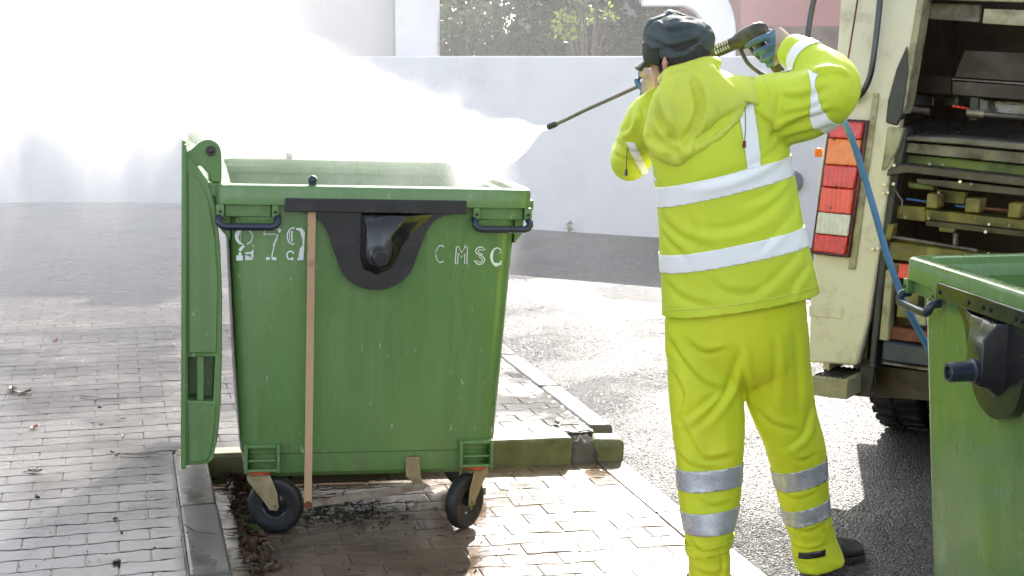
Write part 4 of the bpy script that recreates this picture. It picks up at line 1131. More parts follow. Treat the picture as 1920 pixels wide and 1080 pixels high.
def creases(P, N, lines, Y):
    """Cloth creases along polylines sketched on the back of the figure: a valley with a ridge beside it."""
    out = np.zeros(len(P))
    back = np.clip(-N[:, 1] * 1.6 + 0.2, 0, 1)
    for pts, wd, dep in lines:
        Q = [np.array(at(a, b, Y=Y))[[0, 2]] for a, b in pts]
        Q = [np.array(q) for q in spline(Q, 4)]
        best = np.full(len(P), 9.0); sgn = np.ones(len(P)); tt = np.zeros(len(P))
        X = P[:, [0, 2]]
        for i in range(len(Q) - 1):
            e = Q[i + 1] - Q[i]; L2 = e @ e + 1e-12
            t = np.clip(((X - Q[i]) @ e) / L2, 0, 1)
            r = X - Q[i] - t[:, None] * e
            d = np.linalg.norm(r, axis=1); m = d < best
            best[m] = d[m]; sgn[m] = np.sign(e[0] * r[m, 1] - e[1] * r[m, 0]); tt[m] = (i + t[m]) / (len(Q) - 1)
        fade = np.sin(np.pi * np.clip(tt, 0.02, 0.98)) ** 0.6
        sd = best * sgn
        out += back * fade * dep * (-np.exp(-(sd / wd) ** 2) + 0.9 * np.exp(-((sd - 1.9 * wd) / (1.5 * wd)) ** 2))
    return out


def finish(me, name, mat, parent, smooth=True):
    me.materials.clear(); me.materials.append(mat)
    me.polygons.foreach_set('use_smooth', [True] * len(me.polygons))
    me.name = name
    return link_mesh(name, me, None, parent)


def cut_band(src, planes, off, name, mat, parent):
    """A tape on the cloth: the part of its surface between planes (point, inward normal), lifted off by off."""
    bm = bmesh.new(); bm.from_mesh(src)
    for co, no in planes:
        bmesh.ops.bisect_plane(bm, geom=list(bm.verts) + list(bm.edges) + list(bm.faces), plane_co=co, plane_no=-Vector(no), clear_outer=True)
    if not bm.verts: bm.free(); return None
    bm.normal_update()
    P = {v: v.normal.copy() for v in bm.verts}
    base = list(bm.faces)
    for v in bm.verts: v.co += P[v] * off
    me = bpy.data.meshes.new(name); bm.to_mesh(me); bm.free()
    o = finish(me, name, mat, parent)
    s = o.modifiers.new('thick', 'SOLIDIFY'); s.thickness = 0.0014; s.offset = -1
    return o


YP = 4.55
# ---- jacket: trunk, shoulders, sleeves in one surface
g = G()
loft2(g, [(1241, 652, 1544, 605, YP, 0.182), (1241, 613, 1537, 566, YP, 0.178), (1240, 560, 1527, 515, YP, 0.172), (1238, 500, 1512, 455, YP, 0.168), (1235, 430, 1496, 385, YP, 0.162), (1230, 365, 1482, 315, YP, 0.158), (1222, 310, 1474, 255, YP, 0.152),
          (1210, 255, 1462, 205, YP + .01, 0.142), (1208, 212, 1440, 172, YP + .02, 0.122), (1222, 182, 1402, 150, YP + .03, 0.102), (1238, 158, 1362, 134, YP + .04, 0.086), (1250, 142, 1338, 124, YP + .05, 0.076)])
limb(g, [(1400, 205, YP + .02, 0.10), (1446, 206, YP - .02, 0.114), (1500, 198, YP - .09, 0.106), (1543, 182, YP - .15, 0.096), (1562, 162, YP - .16, 0.084), (1556, 140, YP - .12, 0.070), (1530, 122, YP - .06, 0.062), (1500, 104, YP + .01, 0.056), (1480, 92, YP + .05, 0.050)])
limb(g, [(1252, 212, YP + .03, 0.09), (1222, 232, YP + .10, 0.082), (1200, 262, YP + .18, 0.074), (1186, 292, YP + .25, 0.068), (1182, 298, YP + .31, 0.064), (1190, 270, YP + .36, 0.058), (1202, 235, YP + .40, 0.052), (1211, 200, YP + .42, 0.047)])
jk = remesh(g, 0.008, 4)
P, N = coords(jk), norms(jk)
# hem flare and cloth folds
f1 = folds(P, (0.35, 0.1, 1.0), 7.0, 2.0, 3)
f2 = folds(P, (-0.75, 0.1, 0.8), 9.0, 2.2, 5)
f3 = vnoise(P * 9, 8)
sh, el, wr = at(1430, 200, Y=YP), at(1566, 160, Y=YP - .16), at(1480, 92, Y=YP + .05)
arm = np.clip((P[:, 0] - at(1455, 200, Y=YP).x) / 0.06, 0, 1)
larm = np.clip((at(1225, 200, Y=YP + .2).x - P[:, 0]) / 0.05, 0, 1) * (P[:, 1] > YP)
fa = folds(P, (0.9, 0.2, -0.35), 13.0, 2.5, 12)
disp = (0.009 * f1 + 0.0075 * f2 + 0.006 * f3) * (1 - arm) + arm * (0.012 * fa + 0.005 * f3) + larm * 0.010 * folds(P, (0.3, 0.3, 1), 16, 3, 15)
JL = [([(1232, 425), (1252, 452), (1290, 488)], .012, .016), ([(1234, 400), (1270, 440), (1330, 462)], .014, .012), ([(1474, 268), (1430, 300), (1360, 330), (1300, 345)], .014, .014), ([(1478, 330), (1440, 362), (1390, 380)], .013, .012),
      ([(1484, 350), (1430, 400), (1370, 425), (1300, 430)], .016, .013), ([(1492, 400), (1450, 440), (1420, 470)], .012, .010), ([(1500, 470), (1450, 520), (1400, 550)], .015, .011), ([(1245, 530), (1280, 560), (1340, 575)], .013, .011), ([(1518, 500), (1490, 530), (1480, 560)], .012, .010),
      ([(1330, 520), (1360, 545), (1420, 548)], .014, .009), ([(1400, 205), (1440, 230), (1462, 262)], .010, .012), ([(1455, 165), (1448, 205), (1452, 262)], .006, .008),
      ([(1447, 257), (1490, 225), (1545, 205)], .010, .018), ([(1470, 262), (1510, 246), (1552, 232)], .010, .014), ([(1460, 180), (1500, 182), (1540, 160)], .010, .012), ([(1465, 215), (1500, 205), (1530, 190)], .008, .012), ([(1510, 145), (1545, 135), (1580, 150)], .008, .014), ([(1500, 130), (1530, 140), (1566, 142)], .007, .010), ([(1568, 215), (1578, 190), (1582, 160)], .007, .008),
      ([(1195, 215), (1190, 245), (1170, 262)], .008, .012), ([(1165, 275), (1190, 290), (1220, 288)], .009, .014), ([(1158, 300), (1185, 312), (1215, 318)], .008, .012), ([(1205, 200), (1212, 225), (1208, 250)], .007, .010), ([(1288, 400), (1300, 430), (1292, 470)], .012, .008)]
disp = disp * (0.42 + 0.3 * arm + 0.4 * larm) + creases(P, N, [(a, w_ * 0.8, d_ * (0.5 if 1235 < a[0][0] < 1446 or a[0][1] > 300 else 0.75)) for a, w_, d_ in JL], YP - .13)
setco(jk, P + N * disp[:, None])
sm_ = evaluated(jk, [('SMOOTH', dict(iterations=1, factor=0.4))])
bmj = bmesh.new(); bmj.from_mesh(sm_)
hA, hB = at(1240, 607, Y=YP - .15), at(1536, 560, Y=YP - .15)
hn = Vector((0, 1, 0)).cross(hB - hA).normalized()
if hn.z > 0: hn = -hn
bmesh.ops.bisect_plane(bmj, geom=list(bmj.verts) + list(bmj.edges) + list(bmj.faces), plane_co=hA, plane_no=hn, clear_outer=True)
bmj.to_mesh(sm_); bmj.free()
jk = sm_

# ---- the body under the clothes: one continuous figure, head turned to the left
HC = at(1270, 92, Y=YP + .055)
hz_ = rad(40)                                   # faces 40 degrees to the left of straight away
HF = Vector((-math.sin(hz_), math.cos(hz_), -0.12)).normalized(); HL = Vector((-math.cos(hz_), -math.sin(hz_), 0)); HU = HF.cross(HL) * -1
if HU.z < 0: HU = -HU
def hd(f, l, u): return HC + HF * f + HL * l + HU * u
g = G()
rs = []
for u, rf, rl, of in ((-0.135, .03, .025, .06), (-0.125, .052, .04, .045), (-0.10, .072, .056, .026), (-0.06, .088, .068, .010), (-0.02, .096, .074, .002), (0.015, .099, .077, -.004), (0.04, .094, .073, -.008), (0.060, .076, .06, -.010), (0.074, .046, .038, -.010), (0.08, .012, .01, -.010)):
    rs.append([hd(of + rf * math.cos(a), rl * math.sin(a), u) for a in np.linspace(0, 2 * math.pi, 24, endpoint=False)])
g.rings(rs)
g.tube([hd(.092, 0, .01), hd(.108, 0, -.03), hd(.092, 0, -.045)], [.008, .014, .010], 10)          # nose
g.tube([hd(.080, .022, -.076), hd(.088, 0, -.074), hd(.080, -.022, -.076)], [.006, .008, .006], 8)      # mouth
for s in (-1, 1):
    g.tube([hd(-.012, s * .074, -.026), hd(-.028, s * .088, -.030), hd(-.032, s * .092, -.048), hd(-.022, s * .086, -.068), hd(-.008, s * .074, -.078)], [.007, .010, .011, .010, .007], 10)
    g.ball(tuple(hd(.080, s * .032, .012)), 0.013, 10, 7)
g.tube([HC + Vector((0.01, 0, -0.07)), at(1290, 150, Y=YP + .06), at(1318, 200, Y=YP + .04)], [.062, .060, .075], 16)
loft2(g, [(1262, 600, 1508, 560, YP, .13), (1262, 500, 1486, 460, YP, .125), (1258, 400, 1462, 370, YP, .12), (1248, 300, 1450, 262, YP, .12), (1236, 240, 1440, 205, YP + .01, .11), (1246, 205, 1404, 176, YP + .02, .08)])
limb(g, [(1420, 205, YP + .01, 0.06), (1500, 192, YP - .09, 0.052), (1560, 160, YP - .16, 0.042), (1520, 118, YP - .04, 0.036), (1474, 86, YP + .06, 0.026)])
limb(g, [(1250, 225, YP + .05, 0.056), (1205, 262, YP + .18, 0.045), (1184, 296, YP + .28, 0.038), (1200, 240, YP + .39, 0.032), (1215, 188, YP + .43, 0.024)])
limb(g, [(1325, 620, YP, .085), (1325, 760, YP - .03, .065), (1328, 880, YP - .06, .052), (1330, 1000, YP - .1, .04), (1330, 1085, YP - .1, .036)])
limb(g, [(1450, 610, YP, .085), (1468, 760, YP + .02, .065), (1500, 880, YP + .04, .052), (1522, 1000, YP + .06, .04), (1538, 1048, YP + .07, .036)])
body = remesh(g, 0.009, 2)
PER = finish(body, 'person', MT['skin'], None)
tag(PER, 'person in yellow high visibility suit and dark cap aiming a spray lance', 'person')
JK = finish(jk, 'jacket', MT['hivis'], PER)
s = JK.modifiers.new('t', 'SOLIDIFY'); s.thickness = 0.004; s.offset = -1

# ---- hood lying on the back
def hood():
    nu, nv = 30, 30
    left = spline([(1248, 140), (1226, 178), (1213, 220), (1206, 258), (1222, 288)], 8)
    right = spline([(1336, 120), (1352, 140), (1392, 178), (1396, 205), (1352, 262)], 8)
    m = len(left)
    rows_f, rows_b = [], []
    for j in range(nv + 1):
        v = j / nv
        L = left[min(int(v * (m - 1)), m - 1)]; Rr = right[min(int(v * (m - 1)), m - 1)]
        rf, rb = [], []
        for i in range(nu + 1):
            u = i / nu
            px = L[0] + (Rr[0] - L[0]) * u
            py = L[1] + (Rr[1] - L[1]) * u + 34 * v ** 2 * math.sin(math.pi * u) ** 0.8
            edge = (math.sin(math.pi * u) ** 0.45) * (max(0.0, 1 - v ** 5) ** 0.6)
            y0 = YP - 0.085 - 0.045 * v
            bul = (0.014 + 0.022 * math.sin(math.pi * min(1, v * 1.05)) ** 1.0) * edge
            # two drape folds running down to the point of the hood
            bul += 0.022 * edge * v ** 0.7 * (math.cos((u - 0.40 - 0.16 * (1 - v)) * 11 * (1 + 0.4 * v)) ** 4 - 0.4)
            bul += 0.014 * edge * math.exp(-((v - 0.9) / 0.05) ** 2) - 0.016 * edge * math.exp(-((v - 0.78) / 0.06) ** 2)
            rf.append(at(px, py, Y=y0 - bul)); rb.append(at(px, py, Y=y0 + 0.05))
        rows_f.append(rf); rows_b.append(rb)
    g = G()
    w_ = nu + 1
    vs = [p for r in rows_f for p in r] + [p for r in rows_b for p in r]
    o_ = w_ * (nv + 1)
    fs = []
    for j in range(nv):
        for i in range(nu):
            a = j * w_ + i
            fs.append((a, a + 1, a + w_ + 1, a + w_)); fs.append((o_ + a, o_ + a + w_, o_ + a + w_ + 1, o_ + a + 1))
    for j in range(nv):
        a = j * w_; fs.append((a, a + w_, o_ + a + w_, o_ + a)); a += nu; fs.append((a, o_ + a, o_ + a + w_, a + w_))
    for i in range(nu):
        fs.append((i, o_ + i, o_ + i + 1, i + 1)); a = nv * w_ + i; fs.append((a, a + 1, o_ + a + 1, o_ + a))
    g.add(vs, fs)
    # collar roll round the neck
    ring = [at(1246, 146, Y=YP - .02), at(1256, 134, Y=YP - .045), at(1290, 126, Y=YP - .062), at(1325, 117, Y=YP - .045), at(1340, 119, Y=YP + .0), at(1338, 116, Y=YP + .07), at(1300, 128, Y=YP + .14), at(1256, 136, Y=YP + .12), at(1243, 146, Y=YP + .05), at(1246, 146, Y=YP - .02)]
    g.tube([Vector(p) for p in spline([tuple(p) for p in ring], 4)], 0.019, 10)
    me = remesh(g, 0.0075, 3)
    P, N = coords(me), norms(me)
    d = creases(P, N, [([(1236, 150), (1240, 215), (1272, 285)], .010, .020), ([(1300, 140), (1318, 200), (1290, 262), (1270, 290)], .012, .022), ([(1395, 200), (1350, 240), (1300, 275)], .010, .014), ([(1225, 240), (1250, 275), (1280, 290)], .008, .012)], YP - .18) + 0.004 * folds(P, (0.8, 0, 0.5), 12, 2.0, 31) + 0.003 * vnoise(P * 14, 32)
    setco(me, P + N * d[:, None])
    return evaluated(me, [('SMOOTH', dict(iterations=1, factor=0.4))])


HD = finish(hood(), 'hood', MT['hivishood'], PER)
# storm flap on the right shoulder
g = G()
fl = [(1338, 150), (1380, 146), (1430, 150), (1456, 158), (1446, 190), (1432, 196), (1390, 188), (1350, 196)]
pts_o = []
for px, py in fl: pts_o.append((px, py))
nn = 10
rows = []
topc = spline([(1338, 146), (1375, 142), (1420, 148), (1456, 157)], 6); botc = spline([(1345, 200), (1388, 190), (1430, 198), (1448, 188)], 6)
for j in range(nn + 1):
    v = j / nn; row = []
    for i in range(len(topc)):
        p = topc[i] * (1 - v) + botc[i] * v
        row.append(at(p[0], p[1], Y=YP - 0.030 - 0.085 * math.sin(v * math.pi / 2) - 0.006 * math.sin(i * 0.9)))
    rows.append(row)
g.rings(rows, False, False, closed=False)
o = g.build('shoulder_flap', MT['hivishood'], PER, smooth=80)
s = o.modifiers.new('t', 'SOLIDIFY'); s.thickness = 0.004
# ---- reflective tapes on the jacket
def line_planes(p0, p1, q0, q1, Y):
    """Band between two photo lines at depth Y: planes square to the picture plane, running in depth."""
    a, b, c, d = at(*p0, Y=Y), at(*p1, Y=Y), at(*q0, Y=Y), at(*q1, Y=Y)
    n1 = Vector((0, 1, 0)).cross(b - a).normalized(); n2 = Vector((0, 1, 0)).cross(d - c).normalized()
    if n1.dot(c - a) < 0: n1 = -n1
    if n2.dot(a - c) < 0: n2 = -n2
    return [(a, n1), (c, n2)]


xr = at(1500, 300, Y=YP - .1).x
lim = [(Vector((at(1222, 300, Y=YP).x, 0, 0)), (1, 0, 0)), (Vector((at(1488, 300, Y=YP).x, 0, 0)), (-1, 0, 0))]
YB = YP - 0.15
cut_band(jk, line_planes((1228, 360), (1482, 298), (1230, 399), (1486, 336), YB) + lim[:1], 0.003, 'reflective_band', MT['band'], PER)
cut_band(jk, line_planes((1234, 490), (1508, 433), (1236, 524), (1512, 469), YB), 0.003, 'reflective_band', MT['band'], PER)
cut_band(jk, line_planes((1384, 180), (1402, 330), (1417, 180), (1428, 330), YB) + [(at(1400, 318, Y=YB), (-0.22, 0, 1)), (at(1400, 192, Y=YB), (0, 0, -1)), (Vector((0, YP - 0.02, 0)), (0, -1, 0))], 0.0045, 'reflective_band', MT['band'], PER)
cut_band(jk, line_planes((1180, 262), (1226, 352), (1198, 268), (1240, 345), YB) + [(at(1200, 345, Y=YB), (0, 0, 1)), (at(1200, 275, Y=YB), (0, 0, -1)), (Vector((0, YP + 0.26, 0)), (0, -1, 0))], 0.004, 'reflective_band', MT['band'], PER)
# sleeve tapes: rings square to the arm
ax = (el - sh).normalized()
c1 = at(1546, 178, Y=YP - .15)
cut_band(jk, [(c1 - ax * 0.022, ax), (c1 + ax * 0.028, -ax), (Vector((xr, 0, 0)), (1, 0, 0)), (at(1500, 130, Y=YP - .1), (-.4, 0, -1))], 0.0035, 'reflective_band', MT['band'], PER)
ax2 = (wr - el).normalized()
c2 = at(1516, 113, Y=YP - .02)
cut_band(jk, [(c2 - ax2 * 0.02, ax2), (c2 + ax2 * 0.022, -ax2), (at(1480, 148, Y=YP), (0.2, 0, 1)), (Vector((at(1462, 100, Y=YP).x, 0, 0)), (1, 0, 0))], 0.0035, 'reflective_band', MT['band'], PER)
# hem stitch line
hemp = line_planes((1240, 590), (1536, 543), (1240, 592.2), (1536, 545.2), YB)
cut_band(jk, hemp, 0.0006, 'hem_seam', MT['hivishood'], PER)
# raised sleeve seam at the right shoulder and a yoke seam
cut_band(jk, line_planes((1441, 150), (1450, 262), (1443.5, 150), (1452.5, 262), YB) + [(at(1440, 265, Y=YB), (0, 0, 1)), (Vector((0, YP, 0)), (0, -1, 0))], 0.0012, 'sleeve_seam', MT['hivishood'], PER)

# ---- trousers
g = G()
loft2(g, [(1252, 540, 1508, 520, YP, .15), (1248, 600, 1512, 590, YP, .152), (1250, 650, 1516, 645, YP, .145), (1256, 690, 1512, 690, YP, .125), (1280, 715, 1490, 715, YP, .09)], n=28)
loft2(g, [(1256, 620, 1386, 620, YP, .12), (1252, 700, 1391, 700, YP - .01, .118), (1258, 760, 1396, 760, YP - .03, .112), (1265, 830, 1394, 830, YP - .05, .105), (1270, 880, 1389, 880, YP - .06, .098), (1276, 950, 1383, 950, YP - .08, .090), (1285, 1000, 1373, 1000, YP - .10, .082), (1291, 1040, 1368, 1040, YP - .10, .078), (1290, 1085, 1370, 1085, YP - .10, .080), (1290, 1108, 1372, 1108, YP - .10, .08)], n=24)
loft2(g, [(1386, 620, 1512, 620, YP, .12), (1389, 700, 1518, 700, YP + .01, .118), (1402, 760, 1526, 760, YP + .02, .112), (1430, 830, 1545, 826, YP + .03, .105), (1447, 882, 1549, 874, YP + .04, .098), (1464, 952, 1556, 944, YP + .05, .090), (1478, 1000, 1563, 992, YP + .06, .085), (1489, 1040, 1578, 1030, YP + .07, .088), (1494, 1066, 1584, 1050, YP + .07, .092)], n=24)
tr = remesh(g, 0.008, 4)
P, N = coords(tr), norms(tr)
knee = np.exp(-((P[:, 2] - 0.62) / 0.2) ** 2)
ank = np.exp(-((P[:, 2] - 0.06) / 0.14) ** 2)
d = 0.009 * folds(P, (0.25, 0.2, 1), 9, 1.8, 41) * (0.4 + knee) + 0.012 * folds(P, (0.9, 0.1, 0.25), 8, 1.2, 43) * (1 - 0.5 * knee) + 0.006 * vnoise(P * 10, 44) + 0.011 * ank * folds(P, (0.1, 0.1, 1), 22, 2.5, 45)
dg_ = folds(P, (0.75, 0, -0.65), 6.0, 1.4, 47) * np.exp(-((P[:, 2] - 0.75) / 0.2) ** 2)
TL = [([(1255, 637), (1290, 690), (1315, 716), (1348, 730)], .013, .022), ([(1348, 730), (1310, 760), (1277, 790)], .012, .020), ([(1380, 660), (1364, 726), (1312, 792)], .014, .022), ([(1277, 790), (1300, 835), (1320, 856), (1372, 848)], .013, .022), ([(1290, 640), (1320, 660), (1360, 650)], .012, .014),
      ([(1382, 640), (1396, 720), (1412, 790), (1442, 850)], .013, .022), ([(1447, 620), (1452, 700), (1446, 790)], .016, .013), ([(1490, 620), (1496, 700), (1500, 780)], .015, .012), ([(1420, 770), (1450, 800), (1500, 812)], .013, .014), ([(1525, 770), (1510, 820), (1470, 850)], .012, .014), ([(1480, 850), (1500, 870), (1540, 860)], .010, .010),
      ([(1264, 840), (1290, 868), (1340, 872)], .011, .012), ([(1300, 925), (1330, 940), (1372, 934)], .010, .010), ([(1292, 1004), (1310, 1020), (1360, 1012)], .008, .012), ([(1296, 1058), (1330, 1064), (1362, 1056)], .008, .012), ([(1340, 1010), (1350, 1040), (1346, 1075)], .008, .012), ([(1484, 1004), (1520, 1012), (1560, 996)], .009, .012), ([(1496, 1052), (1530, 1050), (1560, 1040)], .008, .010), ([(1540, 985), (1556, 1010), (1570, 1040)], .008, .012), ([(1470, 935), (1500, 948), (1548, 930)], .009, .010), ([(1262, 700), (1280, 740), (1270, 790)], .010, .014)]
d = d * 0.5 + creases(P, N, [(a, w_ * 0.7, d_ * 0.6) for a, w_, d_ in TL], YP - .11)
setco(tr, P + N * (d + 0.004 * dg_)[:, None])
tr = evaluated(tr, [('SMOOTH', dict(iterations=1, factor=0.4))])
TR = finish(tr, 'trousers', MT['hivistr'], PER)
xm = at(1418, 900, Y=YP).x
for (a, b, c, d_, side) in (((1270, 886), (1390, 871), (1272, 924), (1388, 911), -1), ((1276, 962), (1384, 950), (1280, 1000), (1376, 992), -1), ((1440, 898), (1552, 866), (1450, 934), (1556, 904), 1), ((1462, 972), (1558, 942), (1472, 1002), (1562, 974), 1)):
    Yb = YP - 0.13 if side < 0 else YP - 0.05
    cut_band(tr, line_planes(a, b, c, d_, Yb) + [(Vector((xm, 0, 0)), (side, 0, 0))], 0.003, 'reflective_band', MT['bandgrey'], PER)
cut_band(tr, line_planes((1290, 1030), (1370, 1014), (1291, 1052), (1370, 1034), YP - .17) + [(Vector((xm, 0, 0)), (-1, 0, 0))], 0.006, 'ankle_strap', MT['hivistr'], PER)
cut_band(tr, line_planes((1494, 1038), (1570, 1020), (1494, 1050), (1570, 1032), YP) + [(Vector((at(1500, 1030, Y=YP).x, 0, 0)), (1, 0, 0)), (Vector((at(1545, 1030, Y=YP).x, 0, 0)), (-1, 0, 0)), (Vector((0, YP + .06, 0)), (0, -1, 0))], 0.004, 'ankle_strap', MT['black'], PER)

# ---- boots
def boot(heel, toe, h=0.11, wid=0.05):
    heel, toe = Vector(heel), Vector(toe)
    f = (toe - heel).normalized(); s = Vector((-f.y, f.x, 0)); L = (toe - heel).length
    g = G()
    def sec(t, w_, zt_, z0=0.0): return [heel + f * (t * L) + s * (w_ * math.cos(a)) + Vector((0, 0, z0 + (zt_ - z0) * (0.5 + 0.5 * math.sin(a)))) for a in np.linspace(0, 2 * math.pi, 18, endpoint=False)]
    g.rings([sec(-.02, wid * .5, .07, .01), sec(.05, wid * .8, h, .0), sec(.2, wid * .85, h + .02, .0), sec(.38, wid * .85, h + .005), sec(.55, wid * .95, .085), sec(.72, wid * 1.05, .072), sec(.88, wid * .98, .064), sec(.97, wid * .7, .05), sec(1.01, wid * .3, .03)])
    g.tube([heel + f * 0.045 + Vector((0, 0, .06)), heel + f * 0.04 + Vector((0, 0, .13))], 0.044, 14)
    me = remesh(g, 0.008, 3)
    o = finish(me, 'boot', MT['boot'], PER)
    g = G()
    out = [(-.02, .35), (.0, .75), (.1, .95), (.3, .85), (.5, .92), (.7, 1.12), (.88, 1.06), (.98, .75), (1.03, .3)]
    pl_ = [heel + f * (t * L) + s * wid * k for t, k in out] + [heel + f * (t * L) - s * wid * k for t, k in reversed(out)]
    g.rings([[p + Vector((0, 0, -0.004)) for p in pl_], [p + Vector((0, 0, 0.018)) for p in pl_]])
    g.build('sole', MT['rubber'], o, bevel=0.003)
    return o


fz = ROAD_Z + 0.006
rf = at(1540, 1062, z=fz); boot((rf.x - 0.055, rf.y + 0.0, fz), (rf.x + 0.155, rf.y + 0.12, fz), 0.11, 0.052)
lf = at(1332, 1112, z=fz); boot((lf.x - 0.01, lf.y - 0.05, fz), (lf.x + 0.0, lf.y + 0.2, fz), 0.11, 0.052)

# ---- hair and cap
g = G()
rs = []
for u, k in ((-0.078, .60), (-0.07, .86), (-0.05, .985), (-0.02, 1.035), (0.02, 1.05), (0.05, 1.05)):
    row = []
    for a in np.linspace(rad(82), rad(278), 22):
        row.append(hd(-0.006 + .098 * k * math.cos(a), .078 * k * math.sin(a), u - 0.012 * abs(math.sin(a)) + random.uniform(-.003, .003)))
    rs.append(row)
g.rings(rs, False, False, closed=False)
o = g.build('hair', MT['hair'], PER, smooth=80)
s = o.modifiers.new('t', 'SOLIDIFY'); s.thickness = 0.012; s.offset = 0
g = G()
tuft = G(); R2 = random.Random(5)
for k in range(150):
    a = rad(R2.uniform(100, 262)); u = R2.uniform(-.085, -.03)
    p = hd(-0.006 + .1 * math.cos(a), .081 * math.sin(a), u); q = p + Vector((R2.uniform(-.008, .008), R2.uniform(-.008, .004), -R2.uniform(.012, .028)))
    tuft.tube([p, (p + q) / 2 + Vector((R2.uniform(-.003, .003), -.003, 0)), q], [.0016, .0014, .0004], 4)
tuft.build('hair_strands', MT['hair'], PER, fix=False)['kind'] = 'stuff'
# cap: soft crown, folded band, visor
g = G()
rs = []
for u, rf_, rl_, of in ((-0.026, .106, .090, -.004), (-0.006, .112, .096, -.004), (0.020, .116, .101, -.006), (0.045, .116, .102, -.008), (0.068, .108, .096, -.008), (0.088, .090, .082, -.006), (0.101, .060, .056, -.004), (0.106, .02, .02, -.002)):
    rs.append([hd(of + rf_ * math.cos(a), rl_ * math.sin(a), u + 0.014 * math.cos(a)) for a in np.linspace(0, 2 * math.pi, 32, endpoint=False)])
g.rings(rs)
me = remesh(g, 0.006, 1)
P, N = coords(me), norms(me)
hcn = np.array(HC)
zc = P[:, 2] - hcn[2]
ang = np.arctan2((P - hcn) @ np.array(HL), (P - hcn) @ np.array(HF))
d = 0.012 * folds(P, (0.3, 0.1, 1), 18, 5, 51) + creases(P, N, [([(1215, 70), (1260, 88), (1325, 72)], .006, .010), ([(1225, 95), (1262, 90), (1300, 100)], .005, .008), ([(1330, 55), (1285, 90), (1250, 100)], .006, .010), ([(1230, 45), (1260, 60), (1310, 50)], .006, .008)], YP - .05) + 0.006 * vnoise(P * 26, 52) - 0.006 * np.exp(-((np.sin(ang * 3) * 0.05 + zc - 0.05) / 0.008) ** 2)
setco(me, P + N * d[:, None])
CAP = finish(me, 'cap', MT['cap'], PER)
g = G(); rs = []
for u, k in ((-0.062, 1.0), (-0.056, 1.05), (-0.03, 1.07), (-0.004, 1.06), (0.004, 1.0)):
    rs.append([hd(-.004 + .113 * k * math.cos(a), .097 * k * math.sin(a), u + 0.03 * math.cos(a) + 0.010) for a in np.linspace(rad(-95), rad(95), 24)])
g.rings(rs, False, False, closed=False)
o = g.build('cap_band', MT['capband'], CAP, smooth=80); s = o.modifiers.new('t', 'SOLIDIFY'); s.thickness = 0.006
g = G(); rs = []
for t in np.linspace(0, 1, 7):
    rs.append([hd((.100 + .068 * t) * math.cos(a) * (1 - 0.1 * abs(math.sin(a))), (.098 + .012 * t) * math.sin(a), -0.034 - 0.02 * t - 0.018 * t * abs(math.sin(a)) ** 2 + 0.02 * math.cos(a)) for a in np.linspace(rad(-62), rad(62), 16)])
g.rings(rs, False, False, closed=False)
o = g.build('visor', MT['capband'], CAP, smooth=80); s = o.modifiers.new('t', 'SOLIDIFY'); s.thickness = 0.005

# ---- gloves: palm, four fingers and thumb, closed on what they hold
def glove(palm, fingers, thumb, mat2=True):
    """palm: [(pt, r)...]; fingers: lists of points; everything in world space."""
    g = G()
    for (a, b, ra, rb) in palm: g.tube([a, (Vector(a) + Vector(b)) / 2, b], [ra, (ra + rb) / 2 * 1.04, rb], 14)
    for f, r in fingers: g.tube([Vector(p) for p in spline([tuple(q) for q in f], 3)], list(np.linspace(r, r * 0.82, (len(f) - 1) * 3 + 1)), 10)
    me = remesh(g, 0.0042, 2)
    me.materials.append(MT['glove'])
    o = finish(me, 'glove', MT['glove'], PER)
    return o
# ------------------------------------------------------------------ pressure washer gun, lance and hose
GA, GB = at(1432, 56, Y=YP + .12), at(1027, 238, Y=5.35)          # butt of the gun, nozzle tip
gd = (GB - GA).normalized()
gs = gd.cross(Vector((0, 0, 1))).normalized(); gu = gs.cross(gd).normalized()
LG = (GB - GA).length
GUN = empty('pressure_lance', tuple(GA)); tag(GUN, 'long thin pressure washer lance with black trigger gun held by the person', 'spray lance')
def gp(t, s=0.0, u=0.0): return gd * t + gs * s + gu * u
MT['gunblack'] = surf('dirty_gun_plastic', (0.035, 0.033, 0.028), (0.07, 0.062, 0.04), 16, (0.35, 0.6), bumpk=0.2, dirt=(0.17, 0.15, 0.08), dscale=18, dlo=0.52, dhi=0.75)
MT['lancesteel'] = surf('dull_lance_steel', (0.24, 0.21, 0.165), (0.18, 0.155, 0.12), 30, (0.4, 0.55), metal=0.3, bumpk=0.05)
# where along the lance photo columns fall
def tcol(px):
    lo, hi = 0.0, LG
    for _ in range(40):
        mid = (lo + hi) / 2; p = GA + gd * mid
        x = 960 + FPX * p.x / (p.y * CT - (p.z - CAM_H) * ST)
        if x > px: lo = mid
        else: hi = mid
    return lo
tb0, tb1, tb2 = 0.0, tcol(1385), tcol(1335)
g = G(); rs = []
for t, w_, h0, h1 in ((-.01, .012, -.012, .018), (.004, .02, -.02, .028), (.03, .023, -.028, .034), (.07, .024, -.034, .034), (tb1, .022, -.03, .028), (tb1 + .012, .019, -.022, .022), (tb2 + .03, .019, -.021, .021), (tb2 + .09, .017, -.018, .018)):
    rs.append([gp(t, w_ * math.cos(a), (h0 + h1) / 2 + (h1 - h0) / 2 * math.sin(a)) for a in np.linspace(0, 2 * math.pi, 16, endpoint=False)])
g.rings(rs); body_g = g.build('gun_body', MT['gunblack'], GUN, smooth=60)
for k in range(6):
    for r_ in (-1, 1):
        t = tb1 + .03 + k * .0105
        G().box(-.002, .002, -.0035, .0035, -.006, .006, Matrix.Translation(gp(t, -0.0185 * 1.0, r_ * 0.008)) @ Matrix((gd, gs, gu)).transposed().to_4x4()).build('vent_slot', MT['clear'], body_g, smooth=0)
